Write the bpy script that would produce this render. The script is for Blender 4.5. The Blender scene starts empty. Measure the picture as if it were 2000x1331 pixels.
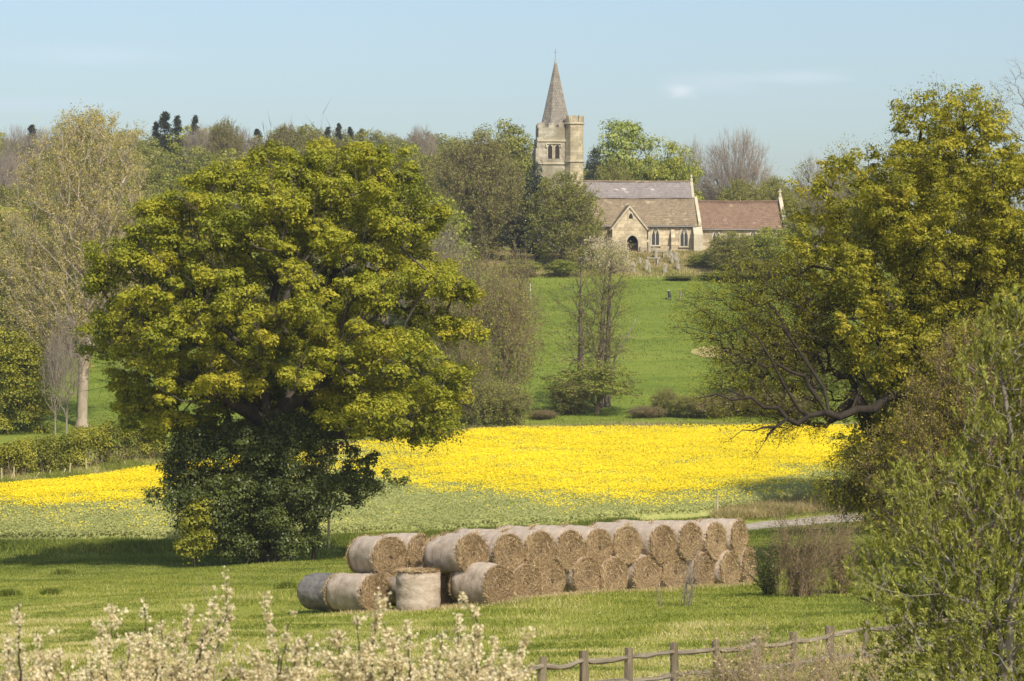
import bpy, bmesh, math, random
import numpy as np
from mathutils import Vector, Matrix

SC = bpy.context.scene
COL = SC.collection
R_ = math.radians

# ------------------------------------------------------------------ camera
F = 5671.0                       # focal length in photo pixels (2000 wide)
cam_d = bpy.data.cameras.new("camera")
cam = bpy.data.objects.new("camera", cam_d)
COL.objects.link(cam)
cam.location = (0, 0, 0)
cam.rotation_euler = (R_(90), 0, 0)
cam_d.sensor_width = 36
cam_d.lens = 36 * F / 2000
cam_d.clip_start = 0.5
cam_d.clip_end = 9000
cam_d.dof.use_dof = True
cam_d.dof.focus_distance = 140
cam_d.dof.aperture_fstop = 8
SC.camera = cam

# ------------------------------------------------------------------ light
SUN_AZ = 27                      # degrees right of straight-back towards the camera
SUN_EL = 43
sdir = Vector((math.sin(R_(SUN_AZ)) * math.cos(R_(SUN_EL)), -math.cos(R_(SUN_AZ)) * math.cos(R_(SUN_EL)), math.sin(R_(SUN_EL))))
sun_d = bpy.data.lights.new("sun", 'SUN')
sun_d.energy = 4.1
sun_d.angle = R_(0.5)
sun_d.color = (1.0, 0.92, 0.78)
sun = bpy.data.objects.new("sun", sun_d)
COL.objects.link(sun)
sun.rotation_euler = sdir.to_track_quat('Z', 'Y').to_euler()

SC.view_settings.view_transform = 'Standard'
SC.view_settings.look = 'None'
SC.view_settings.exposure = 0.29
SC.view_settings.gamma = 1.0
SC.render.engine = 'CYCLES'
SC.cycles.max_bounces = 6
SC.cycles.diffuse_bounces = 3
SC.cycles.transmission_bounces = 3
SC.cycles.use_denoising = True


def world():
    w = bpy.data.worlds.new("World")
    SC.world = w
    w.use_nodes = True
    nt = w.node_tree
    nt.nodes.clear()
    N, L = nt.nodes.new, nt.links.new
    out = N('ShaderNodeOutputWorld'); bg = N('ShaderNodeBackground')
    sky = N('ShaderNodeTexSky'); sky.sky_type = 'NISHITA'; sky.sun_disc = False
    sky.sun_elevation = R_(SUN_EL)
    sky.sun_rotation = math.atan2(sdir.x, sdir.y)
    sky.altitude = 60; sky.air_density = 1.0; sky.dust_density = 2.4; sky.ozone_density = 1.6
    tc = N('ShaderNodeTexCoord')

    def blob(c, s, nscale, lo, hi, seed):
        m = N('ShaderNodeVectorMath'); m.operation = 'SUBTRACT'; m.inputs[1].default_value = c
        L(tc.outputs['Generated'], m.inputs[0])
        k = N('ShaderNodeVectorMath'); k.operation = 'MULTIPLY'; k.inputs[1].default_value = (1 / s[0], 0, 1 / s[1])
        L(m.outputs[0], k.inputs[0])
        nz = N('ShaderNodeTexNoise'); nz.inputs['Scale'].default_value = nscale; nz.inputs['Detail'].default_value = 5
        nz.noise_dimensions = '4D'; nz.inputs['W'].default_value = seed
        L(k.outputs[0], nz.inputs['Vector'])
        ln = N('ShaderNodeVectorMath'); ln.operation = 'LENGTH'; L(k.outputs[0], ln.inputs[0])
        a = N('ShaderNodeMath'); a.operation = 'MULTIPLY_ADD'; a.inputs[1].default_value = 1.1
        L(nz.outputs['Fac'], a.inputs[0]); L(ln.outputs['Value'], a.inputs[2])
        r = N('ShaderNodeMapRange'); r.interpolation_type = 'SMOOTHSTEP'
        r.inputs['From Min'].default_value = hi; r.inputs['From Max'].default_value = lo
        L(a.outputs[0], r.inputs['Value'])
        return r.outputs[0]

    def d(px, py):
        v = Vector(((px - 1000) / F, 1, (665.5 - py) / F)).normalized()
        return tuple(v)
    col = sky.outputs[0]

    def mixin(col, fac, c, strength):
        mu = N('ShaderNodeMath'); mu.operation = 'MULTIPLY'; mu.inputs[1].default_value = strength
        L(fac, mu.inputs[0])
        mx = N('ShaderNodeMix'); mx.data_type = 'RGBA'
        L(mu.outputs[0], mx.inputs['Factor']); L(col, mx.inputs['A']); mx.inputs['B'].default_value = (*c, 1)
        return mx.outputs['Result']
    col = mixin(col, blob(d(1328, 178), (.0085, .0042), 1.6, .35, 1.5, 1.), (6.6, 6.5, 6.9), .4)
    col = mixin(col, blob(d(1390, 160), (.022, .0065), 1.1, .5, 1.5, 4.), (4.6, 5.2, 6.0), .3)
    col = mixin(col, blob(d(40, 203), (.05, .004), 1.1, .4, 1.5, 2.), (4.2, 4.9, 6.0), .35)
    col = mixin(col, blob(d(180, 105), (.05, .006), 1.1, .4, 1.5, 7.), (5.0, 5.7, 6.5), .2)
    col = mixin(col, blob(d(1560, 150), (.03, .004), 1.1, .4, 1.5, 9.), (5.6, 6.2, 6.9), .25)
    L(col, bg.inputs['Color'])
    bg.inputs['Strength'].default_value = 0.135
    L(bg.outputs[0], out.inputs['Surface'])


world()

# ------------------------------------------------------------------ terrain height
_ctl = [(-60, -4.2), (0, -4.6), (40, -6.2), (90, -8.15), (140, -10.2), (158, -10.85), (170, -10.5), (200, -9.1), (240, -7.2), (262, -5.2), (300, -0.4),
        (340, 4.1), (368, 7.5), (384, 10.2), (397, 12.15), (415, 12.6), (440, 14.5), (500, 21.5), (560, 28.5), (640, 32), (760, 33), (1000, 20), (2000, -20), (6000, -120)]
_yy = np.arange(-60, 6001, 1.0)
_zz = np.interp(_yy, [c[0] for c in _ctl], [c[1] for c in _ctl])
_k = np.exp(-np.linspace(-2, 2, 13) ** 2); _k /= _k.sum()
_zz = np.convolve(np.pad(_zz, 6, mode='edge'), _k, mode='valid')


def sstep(a, b, x):
    t = np.clip((x - a) / (b - a), 0, 1)
    return t * t * (3 - 2 * t)


def G(x, y):
    x = np.asarray(x, float); y = np.asarray(y, float)
    z = np.interp(y, _yy, _zz)
    tilt = .04 * np.clip(x, -30, 30) * (1 - .75 * sstep(150, 240, y)) * (1 - sstep(240, 380, y)) * sstep(20, 60, y)
    z = z + tilt
    # hill behind the church: high on the left, low on the right
    ex = np.maximum(z - 12.6, 0) * sstep(405, 450, y)
    z = z - ex * .78 * sstep(-25, 40, x)
    z = z + .12 * np.sin(x * .31 + 1.3) * np.sin(y * .23) * (1 - sstep(370, 385, y)) + .05 * np.sin(x * .9 + y * .4) * np.sin(y * .7) * sstep(40, 60, y) * (1 - sstep(300, 380, y))
    return z


def GZ(x, y):
    return float(G(x, y))


def P(px, py, d):
    return Vector(((px - 1000) / F * d, d, (665.5 - py) / F * d))


def hit(px, py, d0=45, d1=700):
    """where the line of sight through this photo point meets the ground"""
    d = np.arange(d0, d1, .1)
    z = (665.5 - py) / F * d
    x = (px - 1000) / F * d
    g = G(x, d)
    k = np.argmax(z <= g)
    if not (z <= g).any():
        k = len(d) - 1
    return float(x[k]), float(d[k]), float(g[k])


def onground(px, d, dz=0):
    x = (px - 1000) / F * d
    return Vector((x, d, GZ(x, d) + dz))


# ------------------------------------------------------------------ mesh helpers
def npmesh(name, V, faces, mat=None, parent=None, smooth=False, tint=None, mats=None, mi=None):
    """faces: list of int arrays (n,k); one mesh object"""
    me = bpy.data.meshes.new(name)
    V = np.asarray(V, np.float32).reshape(-1, 3)
    me.vertices.add(len(V)); me.vertices.foreach_set('co', V.ravel())
    faces = [np.asarray(f, np.int32) for f in faces if len(f)]
    nl = sum(f.size for f in faces); nf = sum(len(f) for f in faces)
    me.loops.add(nl); me.polygons.add(nf)
    me.loops.foreach_set('vertex_index', np.concatenate([f.ravel() for f in faces]))
    tot = np.concatenate([np.full(len(f), f.shape[1], np.int32) for f in faces])
    st = np.concatenate([[0], np.cumsum(tot)[:-1]]).astype(np.int32)
    me.polygons.foreach_set('loop_start', st)
    me.polygons.foreach_set('loop_total', tot)
    if mi is not None:
        me.polygons.foreach_set('material_index', np.asarray(mi, np.int32))
    if smooth is True:
        me.polygons.foreach_set('use_smooth', np.ones(nf, bool))
    me.update(calc_edges=True)
    if tint is not None:
        at = me.attributes.new('tint', 'FLOAT', 'POINT')
        at.data.foreach_set('value', np.asarray(tint, np.float32))
    for m in (mats or ([mat] if mat else [])):
        me.materials.append(m)
    o = bpy.data.objects.new(name, me)
    COL.objects.link(o)
    if parent is not None:
        o.parent = parent
    return o


class MB:
    """collects boxes, prisms, tubes and builds ONE mesh object"""
    def __init__(s):
        s.v = []; s.f = []; s.n = 0

    def add(s, V, Fs):
        s.v.append(np.asarray(V, float).reshape(-1, 3))
        for f in Fs:
            s.f.append([i + s.n for i in f])
        s.n += len(s.v[-1])

    def box(s, c, size, rz=0, taper=1.0, shear=(0, 0)):
        x, y, z = [q / 2 for q in size]
        V = []
        for k, (sx, sy) in enumerate(((-1, -1), (1, -1), (1, 1), (-1, 1))):
            V.append((sx * x, sy * y, -z))
        for k, (sx, sy) in enumerate(((-1, -1), (1, -1), (1, 1), (-1, 1))):
            V.append((sx * x * taper + shear[0], sy * y * taper + shear[1], z))
        V = np.array(V)
        if rz:
            c_, s_ = math.cos(rz), math.sin(rz)
            V = np.stack([V[:, 0] * c_ - V[:, 1] * s_, V[:, 0] * s_ + V[:, 1] * c_, V[:, 2]], 1)
        s.add(V + np.array(c), [(3, 2, 1, 0), (4, 5, 6, 7), (0, 1, 5, 4), (1, 2, 6, 5), (2, 3, 7, 6), (3, 0, 4, 7)])

    def prism(s, poly, axis, a, b):
        """poly of 2-D points extruded along axis ('x','y','z') from a to b"""
        n = len(poly)
        V = []
        for t in (a, b):
            for (u, w) in poly:
                V.append({'x': (t, u, w), 'y': (u, t, w), 'z': (u, w, t)}[axis])
        s.add(V, [tuple(range(n))[::-1], tuple(range(n, 2 * n))] + [(i, (i + 1) % n, n + (i + 1) % n, n + i) for i in range(n)])

    def tube(s, pts, rad, n=8, cap=True):
        pts = [Vector(p) for p in pts]
        if not hasattr(rad, '__len__'):
            rad = [rad] * len(pts)
        V = []; Fs = []
        ref = Vector((0.31, 0.73, 0.2)).normalized()
        for i, p in enumerate(pts):
            t = (pts[min(i + 1, len(pts) - 1)] - pts[max(i - 1, 0)]).normalized()
            u = t.cross(ref).normalized(); w = t.cross(u)
            for k in range(n):
                a = 2 * math.pi * k / n
                V.append(p + (u * math.cos(a) + w * math.sin(a)) * rad[i])
        for i in range(len(pts) - 1):
            for k in range(n):
                Fs.append((i * n + k, i * n + (k + 1) % n, (i + 1) * n + (k + 1) % n, (i + 1) * n + k))
        if cap:
            Fs.append(tuple(range(n))[::-1]); Fs.append(tuple(range((len(pts) - 1) * n, len(pts) * n)))
        s.add(np.array([tuple(v) for v in V]), Fs)

    def build(s, name, mat, parent=None, smooth=False, bevel=0, jitter=0, seed=0):
        me = bpy.data.meshes.new(name)
        V = np.concatenate(s.v)
        if jitter:
            V = V + np.random.default_rng(seed).normal(0, jitter, V.shape)
        me.from_pydata([tuple(v) for v in V], [], s.f)
        me.update()
        bm = bmesh.new(); bm.from_mesh(me)
        bmesh.ops.recalc_face_normals(bm, faces=bm.faces)
        if bevel:
            bmesh.ops.bevel(bm, geom=list(bm.edges), offset=bevel, segments=1, affect='EDGES', clamp_overlap=True)
        bm.to_mesh(me); bm.free()
        if smooth:
            for p in me.polygons: p.use_smooth = True
        me.materials.append(mat)
        o = bpy.data.objects.new(name, me)
        COL.objects.link(o)
        if parent is not None:
            o.parent = parent
        return o


def tag(o, label, cat, group=None, kind=None):
    if label: o['label'] = label
    if cat: o['category'] = cat
    if group: o['group'] = group
    if kind: o['kind'] = kind
    return o


def thing(name, label, cat, loc=(0, 0, 0), rz=0, group=None):
    o = bpy.data.objects.new(name, None)
    COL.objects.link(o)
    o.location = loc; o.rotation_euler = (0, 0, rz)
    return tag(o, label, cat, group)


def dup(root, label=None, group=None):
    r = root.copy(); COL.objects.link(r)
    if label: r['label'] = label
    if group: r['group'] = group
    for ch in list(root.children):
        c = ch.copy(); COL.objects.link(c); c.parent = r
        for g in ch.children:
            d = g.copy(); COL.objects.link(d); d.parent = c
    return r


# ------------------------------------------------------------------ materials
def srgb(r, g, b):
    return tuple(((c / 255) / 12.92 if c / 255 <= .04045 else ((c / 255 + .055) / 1.055) ** 2.4) for c in (r, g, b))


def newmat(name):
    m = bpy.data.materials.new(name); m.use_nodes = True
    nt = m.node_tree; nt.nodes.clear()
    out = nt.nodes.new('ShaderNodeOutputMaterial')
    return m, nt, out


def ramp(nt, fac, stops):
    r = nt.nodes.new('ShaderNodeValToRGB')
    e = r.color_ramp.elements
    while len(e) < len(stops): e.new(.5)
    for q, (p, c) in zip(e, stops):
        q.position = p; q.color = (*c, 1)
    nt.links.new(fac, r.inputs[0])
    return r.outputs[0]


def noise(nt, scale, detail=4, rough=.55, vec=None, stretch=None, w=0.0):
    if vec is None:
        vec = nt.nodes.new('ShaderNodeTexCoord').outputs['Object']
    if stretch:
        mp = nt.nodes.new('ShaderNodeMapping'); mp.inputs['Scale'].default_value = stretch
        nt.links.new(vec, mp.inputs['Vector']); vec = mp.outputs[0]
    n = nt.nodes.new('ShaderNodeTexNoise'); n.noise_dimensions = '4D'
    n.inputs['W'].default_value = w
    n.inputs['Scale'].default_value = scale; n.inputs['Detail'].default_value = detail; n.inputs['Roughness'].default_value = rough
    nt.links.new(vec, n.inputs['Vector'])
    return n.outputs['Fac']


def mixc(nt, fac, a, b, mode='MIX'):
    m = nt.nodes.new('ShaderNodeMix'); m.data_type = 'RGBA'; m.blend_type = mode
    for val, key in ((fac, 'Factor'), (a, 'A'), (b, 'B')):
        if isinstance(val, (int, float)): m.inputs[key].default_value = val
        elif isinstance(val, tuple): m.inputs[key].default_value = (*val, 1)
        else: nt.links.new(val, m.inputs[key])
    return m.outputs['Result']


def maprange(nt, v, a, b, c=0, d=1):
    r = nt.nodes.new('ShaderNodeMapRange'); r.interpolation_type = 'SMOOTHSTEP'
    r.inputs['From Min'].default_value = a; r.inputs['From Max'].default_value = b
    r.inputs['To Min'].default_value = c; r.inputs['To Max'].default_value = d
    nt.links.new(v, r.inputs['Value'])
    return r.outputs[0]


def surface(nt, out, col, rough=.85, bump=None, bstr=.4, bdist=.05, spec=.25, metal=0):
    p = nt.nodes.new('ShaderNodeBsdfPrincipled')
    if isinstance(col, tuple): p.inputs['Base Color'].default_value = (*col, 1)
    else: nt.links.new(col, p.inputs['Base Color'])
    p.inputs['Roughness'].default_value = rough
    p.inputs['Specular IOR Level'].default_value = spec
    p.inputs['Metallic'].default_value = metal
    if bump is not None:
        b = nt.nodes.new('ShaderNodeBump'); b.inputs['Strength'].default_value = bstr; b.inputs['Distance'].default_value = bdist
        nt.links.new(bump, b.inputs['Height']); nt.links.new(b.outputs[0], p.inputs['Normal'])
    nt.links.new(p.outputs[0], out.inputs['Surface'])
    return p


def leafmat(name, stops, trans=.3, rough=.55, spec=.25):
    """leaf colours picked by the 'tint' of each leaf"""
    m, nt, out = newmat(name)
    a = nt.nodes.new('ShaderNodeAttribute'); a.attribute_name = 'tint'
    oi = nt.nodes.new('ShaderNodeObjectInfo')
    ad = nt.nodes.new('ShaderNodeMath'); ad.operation = 'MULTIPLY_ADD'; ad.inputs[1].default_value = .22
    nt.links.new(oi.outputs['Random'], ad.inputs[0]); 
    sb = nt.nodes.new('ShaderNodeMath'); sb.operation = 'SUBTRACT'; sb.inputs[1].default_value = .11
    nt.links.new(a.outputs['Fac'], sb.inputs[0]); nt.links.new(sb.outputs[0], ad.inputs[2])
    c = ramp(nt, ad.outputs[0], stops)
    p = nt.nodes.new('ShaderNodeBsdfPrincipled')
    nt.links.new(c, p.inputs['Base Color']); p.inputs['Roughness'].default_value = rough; p.inputs['Specular IOR Level'].default_value = spec
    t = nt.nodes.new('ShaderNodeBsdfTranslucent')
    c2 = mixc(nt, 1.0, c, (1.2, 1.2, .6), 'MULTIPLY')
    nt.links.new(c2, t.inputs['Color'])
    mx = nt.nodes.new('ShaderNodeMixShader'); mx.inputs[0].default_value = trans
    nt.links.new(p.outputs[0], mx.inputs[1]); nt.links.new(t.outputs[0], mx.inputs[2])
    nt.links.new(mx.outputs[0], out.inputs['Surface'])
    return m


def barkmat(name, c1, c2, scale=3):
    m, nt, out = newmat(name)
    n = noise(nt, scale, 5, .65, stretch=(1, 1, .3))
    surface(nt, out, ramp(nt, n, [(.3, c1), (.7, c2)]), .9, n, .5, .05)
    return m


M = {}
M['oak_leaf'] = leafmat('oak_leaf', [(0, (.115, .135, .015)), (.35, (.24, .26, .022)), (.7, (.37, .37, .03)), (1, (.46, .41, .036))], .40)
M['ivy_leaf'] = leafmat('ivy_leaf', [(0, (.065, .085, .018)), (.6, (.14, .165, .035)), (1, (.26, .28, .07))], .25, .4, .4)
M['thin_oak_leaf'] = leafmat('thin_oak_leaf', [(0, (.13, .145, .018)), (.4, (.26, .255, .026)), (.75, (.39, .365, .032)), (1, (.48, .41, .05))], .42)
M['brown_bud'] = leafmat('brown_bud', [(0, (.13, .108, .03)), (.5, (.215, .18, .045)), (1, (.31, .26, .06))], .2)
M['poplar_leaf'] = leafmat('poplar_leaf', [(0, (.27, .235, .08)), (.5, (.45, .385, .14)), (1, (.62, .52, .22))], .35)
M['hedge_leaf'] = leafmat('hedge_leaf', [(0, (.13, .145, .018)), (.5, (.27, .27, .026)), (1, (.40, .36, .045))], .3)
M['wood_green'] = leafmat('wood_green', [(0, (.15, .165, .03)), (.5, (.25, .26, .046)), (1, (.36, .345, .07))], .25)
M['wood_fresh'] = leafmat('wood_fresh', [(0, (.20, .245, .05)), (.5, (.32, .37, .085)), (1, (.43, .45, .12))], .3)
M['wood_yellow'] = leafmat('wood_yellow', [(0, (.17, .20, .024)), (.5, (.29, .32, .036)), (1, (.40, .39, .05))], .3)
M['wood_brown'] = leafmat('wood_brown', [(0, (.115, .118, .03)), (.5, (.195, .188, .05)), (1, (.28, .258, .068))], .2)
M['dark_needle'] = leafmat('dark_needle', [(0, (.022, .032, .015)), (.6, (.045, .058, .026)), (1, (.075, .088, .04))], .1)
M['willow_leaf'] = leafmat('willow_leaf', [(0, (.13, .15, .022)), (.5, (.27, .285, .05)), (1, (.44, .44, .12))], .3)
M['blossom'] = leafmat('blossom', [(0, (.50, .42, .26)), (.5, (.72, .63, .44)), (1, (.83, .75, .58))], .35)
M['bush_green'] = leafmat('bush_green', [(0, (.12, .145, .024)), (.5, (.22, .25, .038)), (1, (.33, .335, .06))], .25)
M['grass_blade'] = leafmat('grass_blade', [(0, (.085, .115, .013)), (.3, (.21, .245, .033)), (.55, (.34, .34, .065)), (.78, (.50, .44, .18)), (1, (.64, .55, .31))], .3)
M['straw_grass'] = leafmat('straw_grass', [(0, (.16, .18, .04)), (.4, (.34, .27, .11)), (1, (.54, .44, .24))], .25)
M['rape_flower'] = leafmat('rape_flower', [(0, (.64, .49, .009)), (.5, (.79, .63, .012)), (1, (.86, .73, .025))], .25)
M['rape_leaf'] = leafmat('rape_leaf', [(0, (.20, .23, .065)), (.5, (.33, .345, .115)), (1, (.45, .44, .17))], .25)
M['thorn_leaf'] = leafmat('thorn_leaf', [(0, (.11, .085, .03)), (.5, (.20, .165, .04)), (.8, (.33, .28, .035)), (1, (.42, .35, .05))], .3)
M['oak_bark'] = barkmat('oak_bark', (.035, .028, .022), (.12, .10, .08))
M['dark_bark'] = barkmat('dark_bark', (.016, .012, .009), (.055, .043, .031))
M['pale_bark'] = barkmat('pale_bark', (.20, .16, .11), (.46, .39, .30))
M['twig_brown'] = barkmat('twig_brown', (.12, .085, .05), (.29, .215, .135))
M['twig_grey'] = barkmat('twig_grey', (.14, .115, .09), (.31, .26, .20))
M['alder_bark'] = barkmat('alder_bark', (.06, .045, .034), (.16, .125, .095))
M['dry_stem'] = barkmat('dry_stem', (.22, .16, .10), (.46, .36, .25))
M['branch_grey'] = barkmat('branch_grey', (.10, .09, .07), (.30, .27, .22))

# ------------------------------------------------------------------ growing trees
def unit(v):
    return v / np.maximum(np.linalg.norm(v, axis=-1, keepdims=True), 1e-9)


class Skel:
    """branches grown from a trunk to a cloud of targets"""
    def __init__(s, trunk, cap=60000):
        s.p = np.zeros((cap, 3)); s.par = np.full(cap, -1); s.plen = np.zeros(cap); s.n = 0; s.tips = []
        last = -1
        for q in trunk:
            last = s.node(np.array(q, float), last)
        s.ntrunk = s.n

    def node(s, q, par):
        i = s.n
        s.p[i] = q; s.par[i] = par
        s.plen[i] = 0 if par < 0 else s.plen[par] + np.linalg.norm(q - s.p[par])
        s.n += 1
        return i

    def limb(s, pts, start=None):
        """a limb given by hand; starts at the nearest node"""
        q0 = np.array(pts[0], float)
        k = start if start is not None else int(np.argmin(np.linalg.norm(s.p[:s.n] - q0, axis=1)))
        for q in pts:
            k = s.node(np.array(q, float), k)
        s.tips.append(k)
        return k

    def grow(s, rng, targets, bias=.25, rise=.4, sub=3, jit=.06, lift=.25, minfrac=0.0, lo=0):
        T = np.asarray(targets, float)
        order = np.argsort(np.min(np.linalg.norm(T[:, None, :] - s.p[None, :s.ntrunk:max(1, s.ntrunk // 12)], axis=2), axis=1))
        for ti in order:
            t = T[ti]
            nodes = s.p[lo:s.n]
            h = np.linalg.norm(nodes[:, :2] - t[:2], axis=1)
            v = t - nodes
            v2 = v.copy(); v2[:, 2] -= rise * h
            cost = np.linalg.norm(v2, axis=1) + bias * s.plen[lo:s.n]
            k = int(np.argmin(cost)) + lo
            p0 = s.p[k]; L = np.linalg.norm(t - p0)
            if L < 1e-3: continue
            pd = p0 - s.p[s.par[k]] if s.par[k] >= 0 else np.array([0, 0, 1.])
            pd = unit(pd)
            dirn = unit(t - p0)
            c1 = p0 + unit(pd * .5 + dirn) * L * .35
            c2 = t - unit(dirn + np.array([0, 0, lift])) * L * .3
            kk = k
            m = sub if L > .12 * sub else 1
            for j in range(1, m + 1):
                u = j / m
                q = (1 - u) ** 3 * p0 + 3 * (1 - u) ** 2 * u * c1 + 3 * (1 - u) * u * u * c2 + u ** 3 * t
                if j < m: q = q + rng.normal(0, jit * L, 3)
                kk = s.node(q, kk)
            s.tips.append(kk)

    def radii(s, rtip, rtrunk):
        n = s.n
        cnt = np.zeros(n)
        ch = np.zeros(n, bool); ch[s.par[:n][s.par[:n] >= 0]] = True
        cnt[~ch] = 1
        for i in range(n - 1, 0, -1):
            cnt[s.par[i]] += cnt[i]
        e = math.log(rtrunk / rtip) / math.log(max(cnt[0], 2))
        s.r = rtip * np.maximum(cnt, 1) ** e
        return s.r

    def mesh(s, flare=1.5, rmin=0):
        """tubes for every segment, sides by thickness; returns V, F(list)"""
        n = s.n; par = s.par[:n]; idx = np.nonzero(par >= 0)[0]
        r1 = s.r[idx]; r0 = np.minimum(s.r[par[idx]], r1 * 1.25)
        Vs, Fs, off = [], [], 0
        for lo, hi, k in ((0, .035, 3), (.035, .12, 5), (.12, 9, 10)):
            sel = (r1 >= max(lo, rmin)) & (r1 < hi)
            if not sel.any(): continue
            a = s.p[par[idx[sel]]]; b = s.p[idx[sel]]
            V, F = cones(a, b, r0[sel], r1[sel], k)
            Vs.append(V); Fs.append(F + off); off += len(V)
        # root flare
        b0 = s.p[0]
        V, F = cones(b0[None] - [0, 0, .6], s.p[1][None] * .25 + b0[None] * .75, np.array([s.r[0] * flare]), np.array([s.r[0] * 1.02]), 12)
        Vs.append(V); Fs.append(F + off)
        return np.concatenate(Vs), Fs


def frame(t):
    ref = np.where(np.abs(t[:, 2:3]) > .9, np.array([[1., 0, 0]]), np.array([[0, 0, 1.]]))
    u = unit(np.cross(t, ref)); w = np.cross(t, u)
    return u, w


def cones(a, b, r0, r1, k):
    t = unit(b - a)
    u, w = frame(t)
    ang = 2 * np.pi * np.arange(k) / k
    ring = u[:, None] * np.cos(ang)[None, :, None] + w[:, None] * np.sin(ang)[None, :, None]
    n = len(a)
    ext = (t * np.minimum(r1, .1 * np.linalg.norm(b - a, axis=1))[:, None])
    V = np.concatenate([a[:, None] - 0 * ext[:, None] + ring * r0[:, None, None], (b + ext)[:, None] + ring * r1[:, None, None]], 1)
    base = (np.arange(n) * 2 * k)[:, None, None]
    q = np.array([[i, (i + 1) % k, k + (i + 1) % k, k + i] for i in range(k)])[None]
    return V.reshape(-1, 3), (base + q).reshape(-1, 4)


def twigs(a, d, L, r):
    """thin three-sided spikes that taper to a point, bent once: V, tris"""
    n = len(a)
    t = unit(np.broadcast_to(d, a.shape)); u, w = frame(t)
    ang = 2 * np.pi * np.arange(3) / 3
    ring = u[:, None] * np.cos(ang)[None, :, None] + w[:, None] * np.sin(ang)[None, :, None]
    r = np.broadcast_to(r, (n,)); L = np.broadcast_to(L, (n,))
    V = np.concatenate([a[:, None] + ring * r[:, None, None], (a + t * L[:, None])[:, None]], 1)
    q = np.array([[0, 1, 3], [1, 2, 3], [2, 0, 3]])[None]
    return V.reshape(-1, 3), ((np.arange(n) * 4)[:, None, None] + q).reshape(-1, 3)


def spray(rng, p, dirs, per, spread, L, r, gen2=0):
    """twigs fanning out from points p along dirs"""
    a = np.repeat(p, per, 0); d = np.repeat(np.broadcast_to(unit(dirs), p.shape), per, 0)
    d = unit(d + rng.normal(0, spread, d.shape))
    l = L * rng.uniform(.5, 1.3, len(a))
    V, F = twigs(a, d, l, r)
    if not gen2: return V, [F], a + d * l[:, None], d
    f = rng.uniform(.25, .95, (len(a), gen2))
    a2 = (a[:, None] + d[:, None] * (l[:, None] * f)[..., None]).reshape(-1, 3)
    d2 = unit(np.repeat(d, gen2, 0) + rng.normal(0, spread * 1.1, (len(a2), 3)))
    l2 = np.repeat(l, gen2) * rng.uniform(.3, .7, len(a2))
    V2, F2 = twigs(a2, d2, l2, r * .7)
    return np.concatenate([V, V2]), [F, F2 + len(V)], np.concatenate([a + d * l[:, None], a2 + d2 * l2[:, None]]), np.concatenate([d, d2])


def leafquads(rng, c, size, nrm=None, nb=.8, asp=.62):
    """rhombic leaf faces at c"""
    n = len(c)
    m = rng.normal(0, 1, (n, 3))
    if nrm is not None: m = unit(m) * nb + nrm
    m = unit(m)
    u, w = frame(m)
    an = rng.uniform(0, 2 * np.pi, n)[:, None]
    a = u * np.cos(an) + w * np.sin(an); b = np.cross(m, a)
    s = (np.broadcast_to(size, (n,)) * rng.uniform(.6, 1.3, n))[:, None] * .5
    fold = m * s * .25
    V = np.stack([c - a * s, c + b * s * asp + fold, c + a * s, c - b * s * asp + fold], 1).reshape(-1, 3)
    return V, np.arange(4 * n).reshape(-1, 4)


def clumps(rng, C, R, per, size, flat=.75, upper=.75, lump=.28, tcl=None):
    """leaf faces in uneven shells round clump centres; returns V, F, tint"""
    M_ = len(C)
    k = np.repeat(np.arange(M_), per)
    n = len(k)
    d = unit(rng.normal(0, 1, (n, 3)))
    up = rng.random(n) < upper
    d[:, 2] = np.where(up, np.abs(d[:, 2]), d[:, 2])
    ph = rng.uniform(0, 6.28, (M_, 3))[k]
    f = rng.uniform(3.5, 6, (M_, 3))[k]
    lm = np.sin(d[:, 0] * f[:, 0] + ph[:, 0]) * np.sin(d[:, 1] * f[:, 1] + ph[:, 1]) + np.sin(d[:, 2] * f[:, 2] + ph[:, 2]) * .6
    r = R[k] * (.45 + .55 * rng.random(n) ** .6) * (1 + lump * lm)
    pos = C[k] + d * r[:, None] * np.array([1, 1, flat])
    t0 = (rng.normal(.5, .13, M_) if tcl is None else tcl)[k]
    V, F = leafquads(rng, pos, size, unit(d + np.array([0, 0, .45])), .6)
    tint = np.clip(t0 + rng.normal(0, .13, n), 0, 1)
    return V, F, np.repeat(tint, 4)


def scatter_profile(rng, prof, d, n, depth=1.0, shell=.4, mind=0, ycen=0):
    """points in a solid of revolution whose outline is given as rows (photo y, left x, right x) at distance d"""
    pr = np.array(sorted(prof), float)
    ys = np.linspace(pr[0, 0], pr[-1, 0], 200)
    xl = np.interp(ys, pr[:, 0], pr[:, 1]); xr = np.interp(ys, pr[:, 0], pr[:, 2])
    w = np.maximum(xr - xl, 1)
    out = []
    tries = 0
    while len(out) < n and tries < n * 60:
        tries += 1
        i = rng.choice(200, p=w / w.sum()) if tries % 200 == 1 else None
        if tries % 200 == 1:
            bank = rng.choice(200, 200, p=w / w.sum())
        j = bank[tries % 200]
        a = rng.uniform(0, 2 * np.pi); r = rng.random() ** shell
        cx = (xl[j] + xr[j]) / 2; hw = w[j] / 2
        px = cx + hw * r * math.cos(a)
        y = d + hw * r * math.sin(a) * depth / F * d
        py = ys[j] + rng.uniform(-2, 2)
        q = ((px - 1000) / F * d, y, (665.5 - py) / F * d)
        if mind and out:
            if np.min(np.sum((np.array(out) - q) ** 2, 1)) < mind * mind: continue
        out.append(q)
    return np.array(out)


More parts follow.
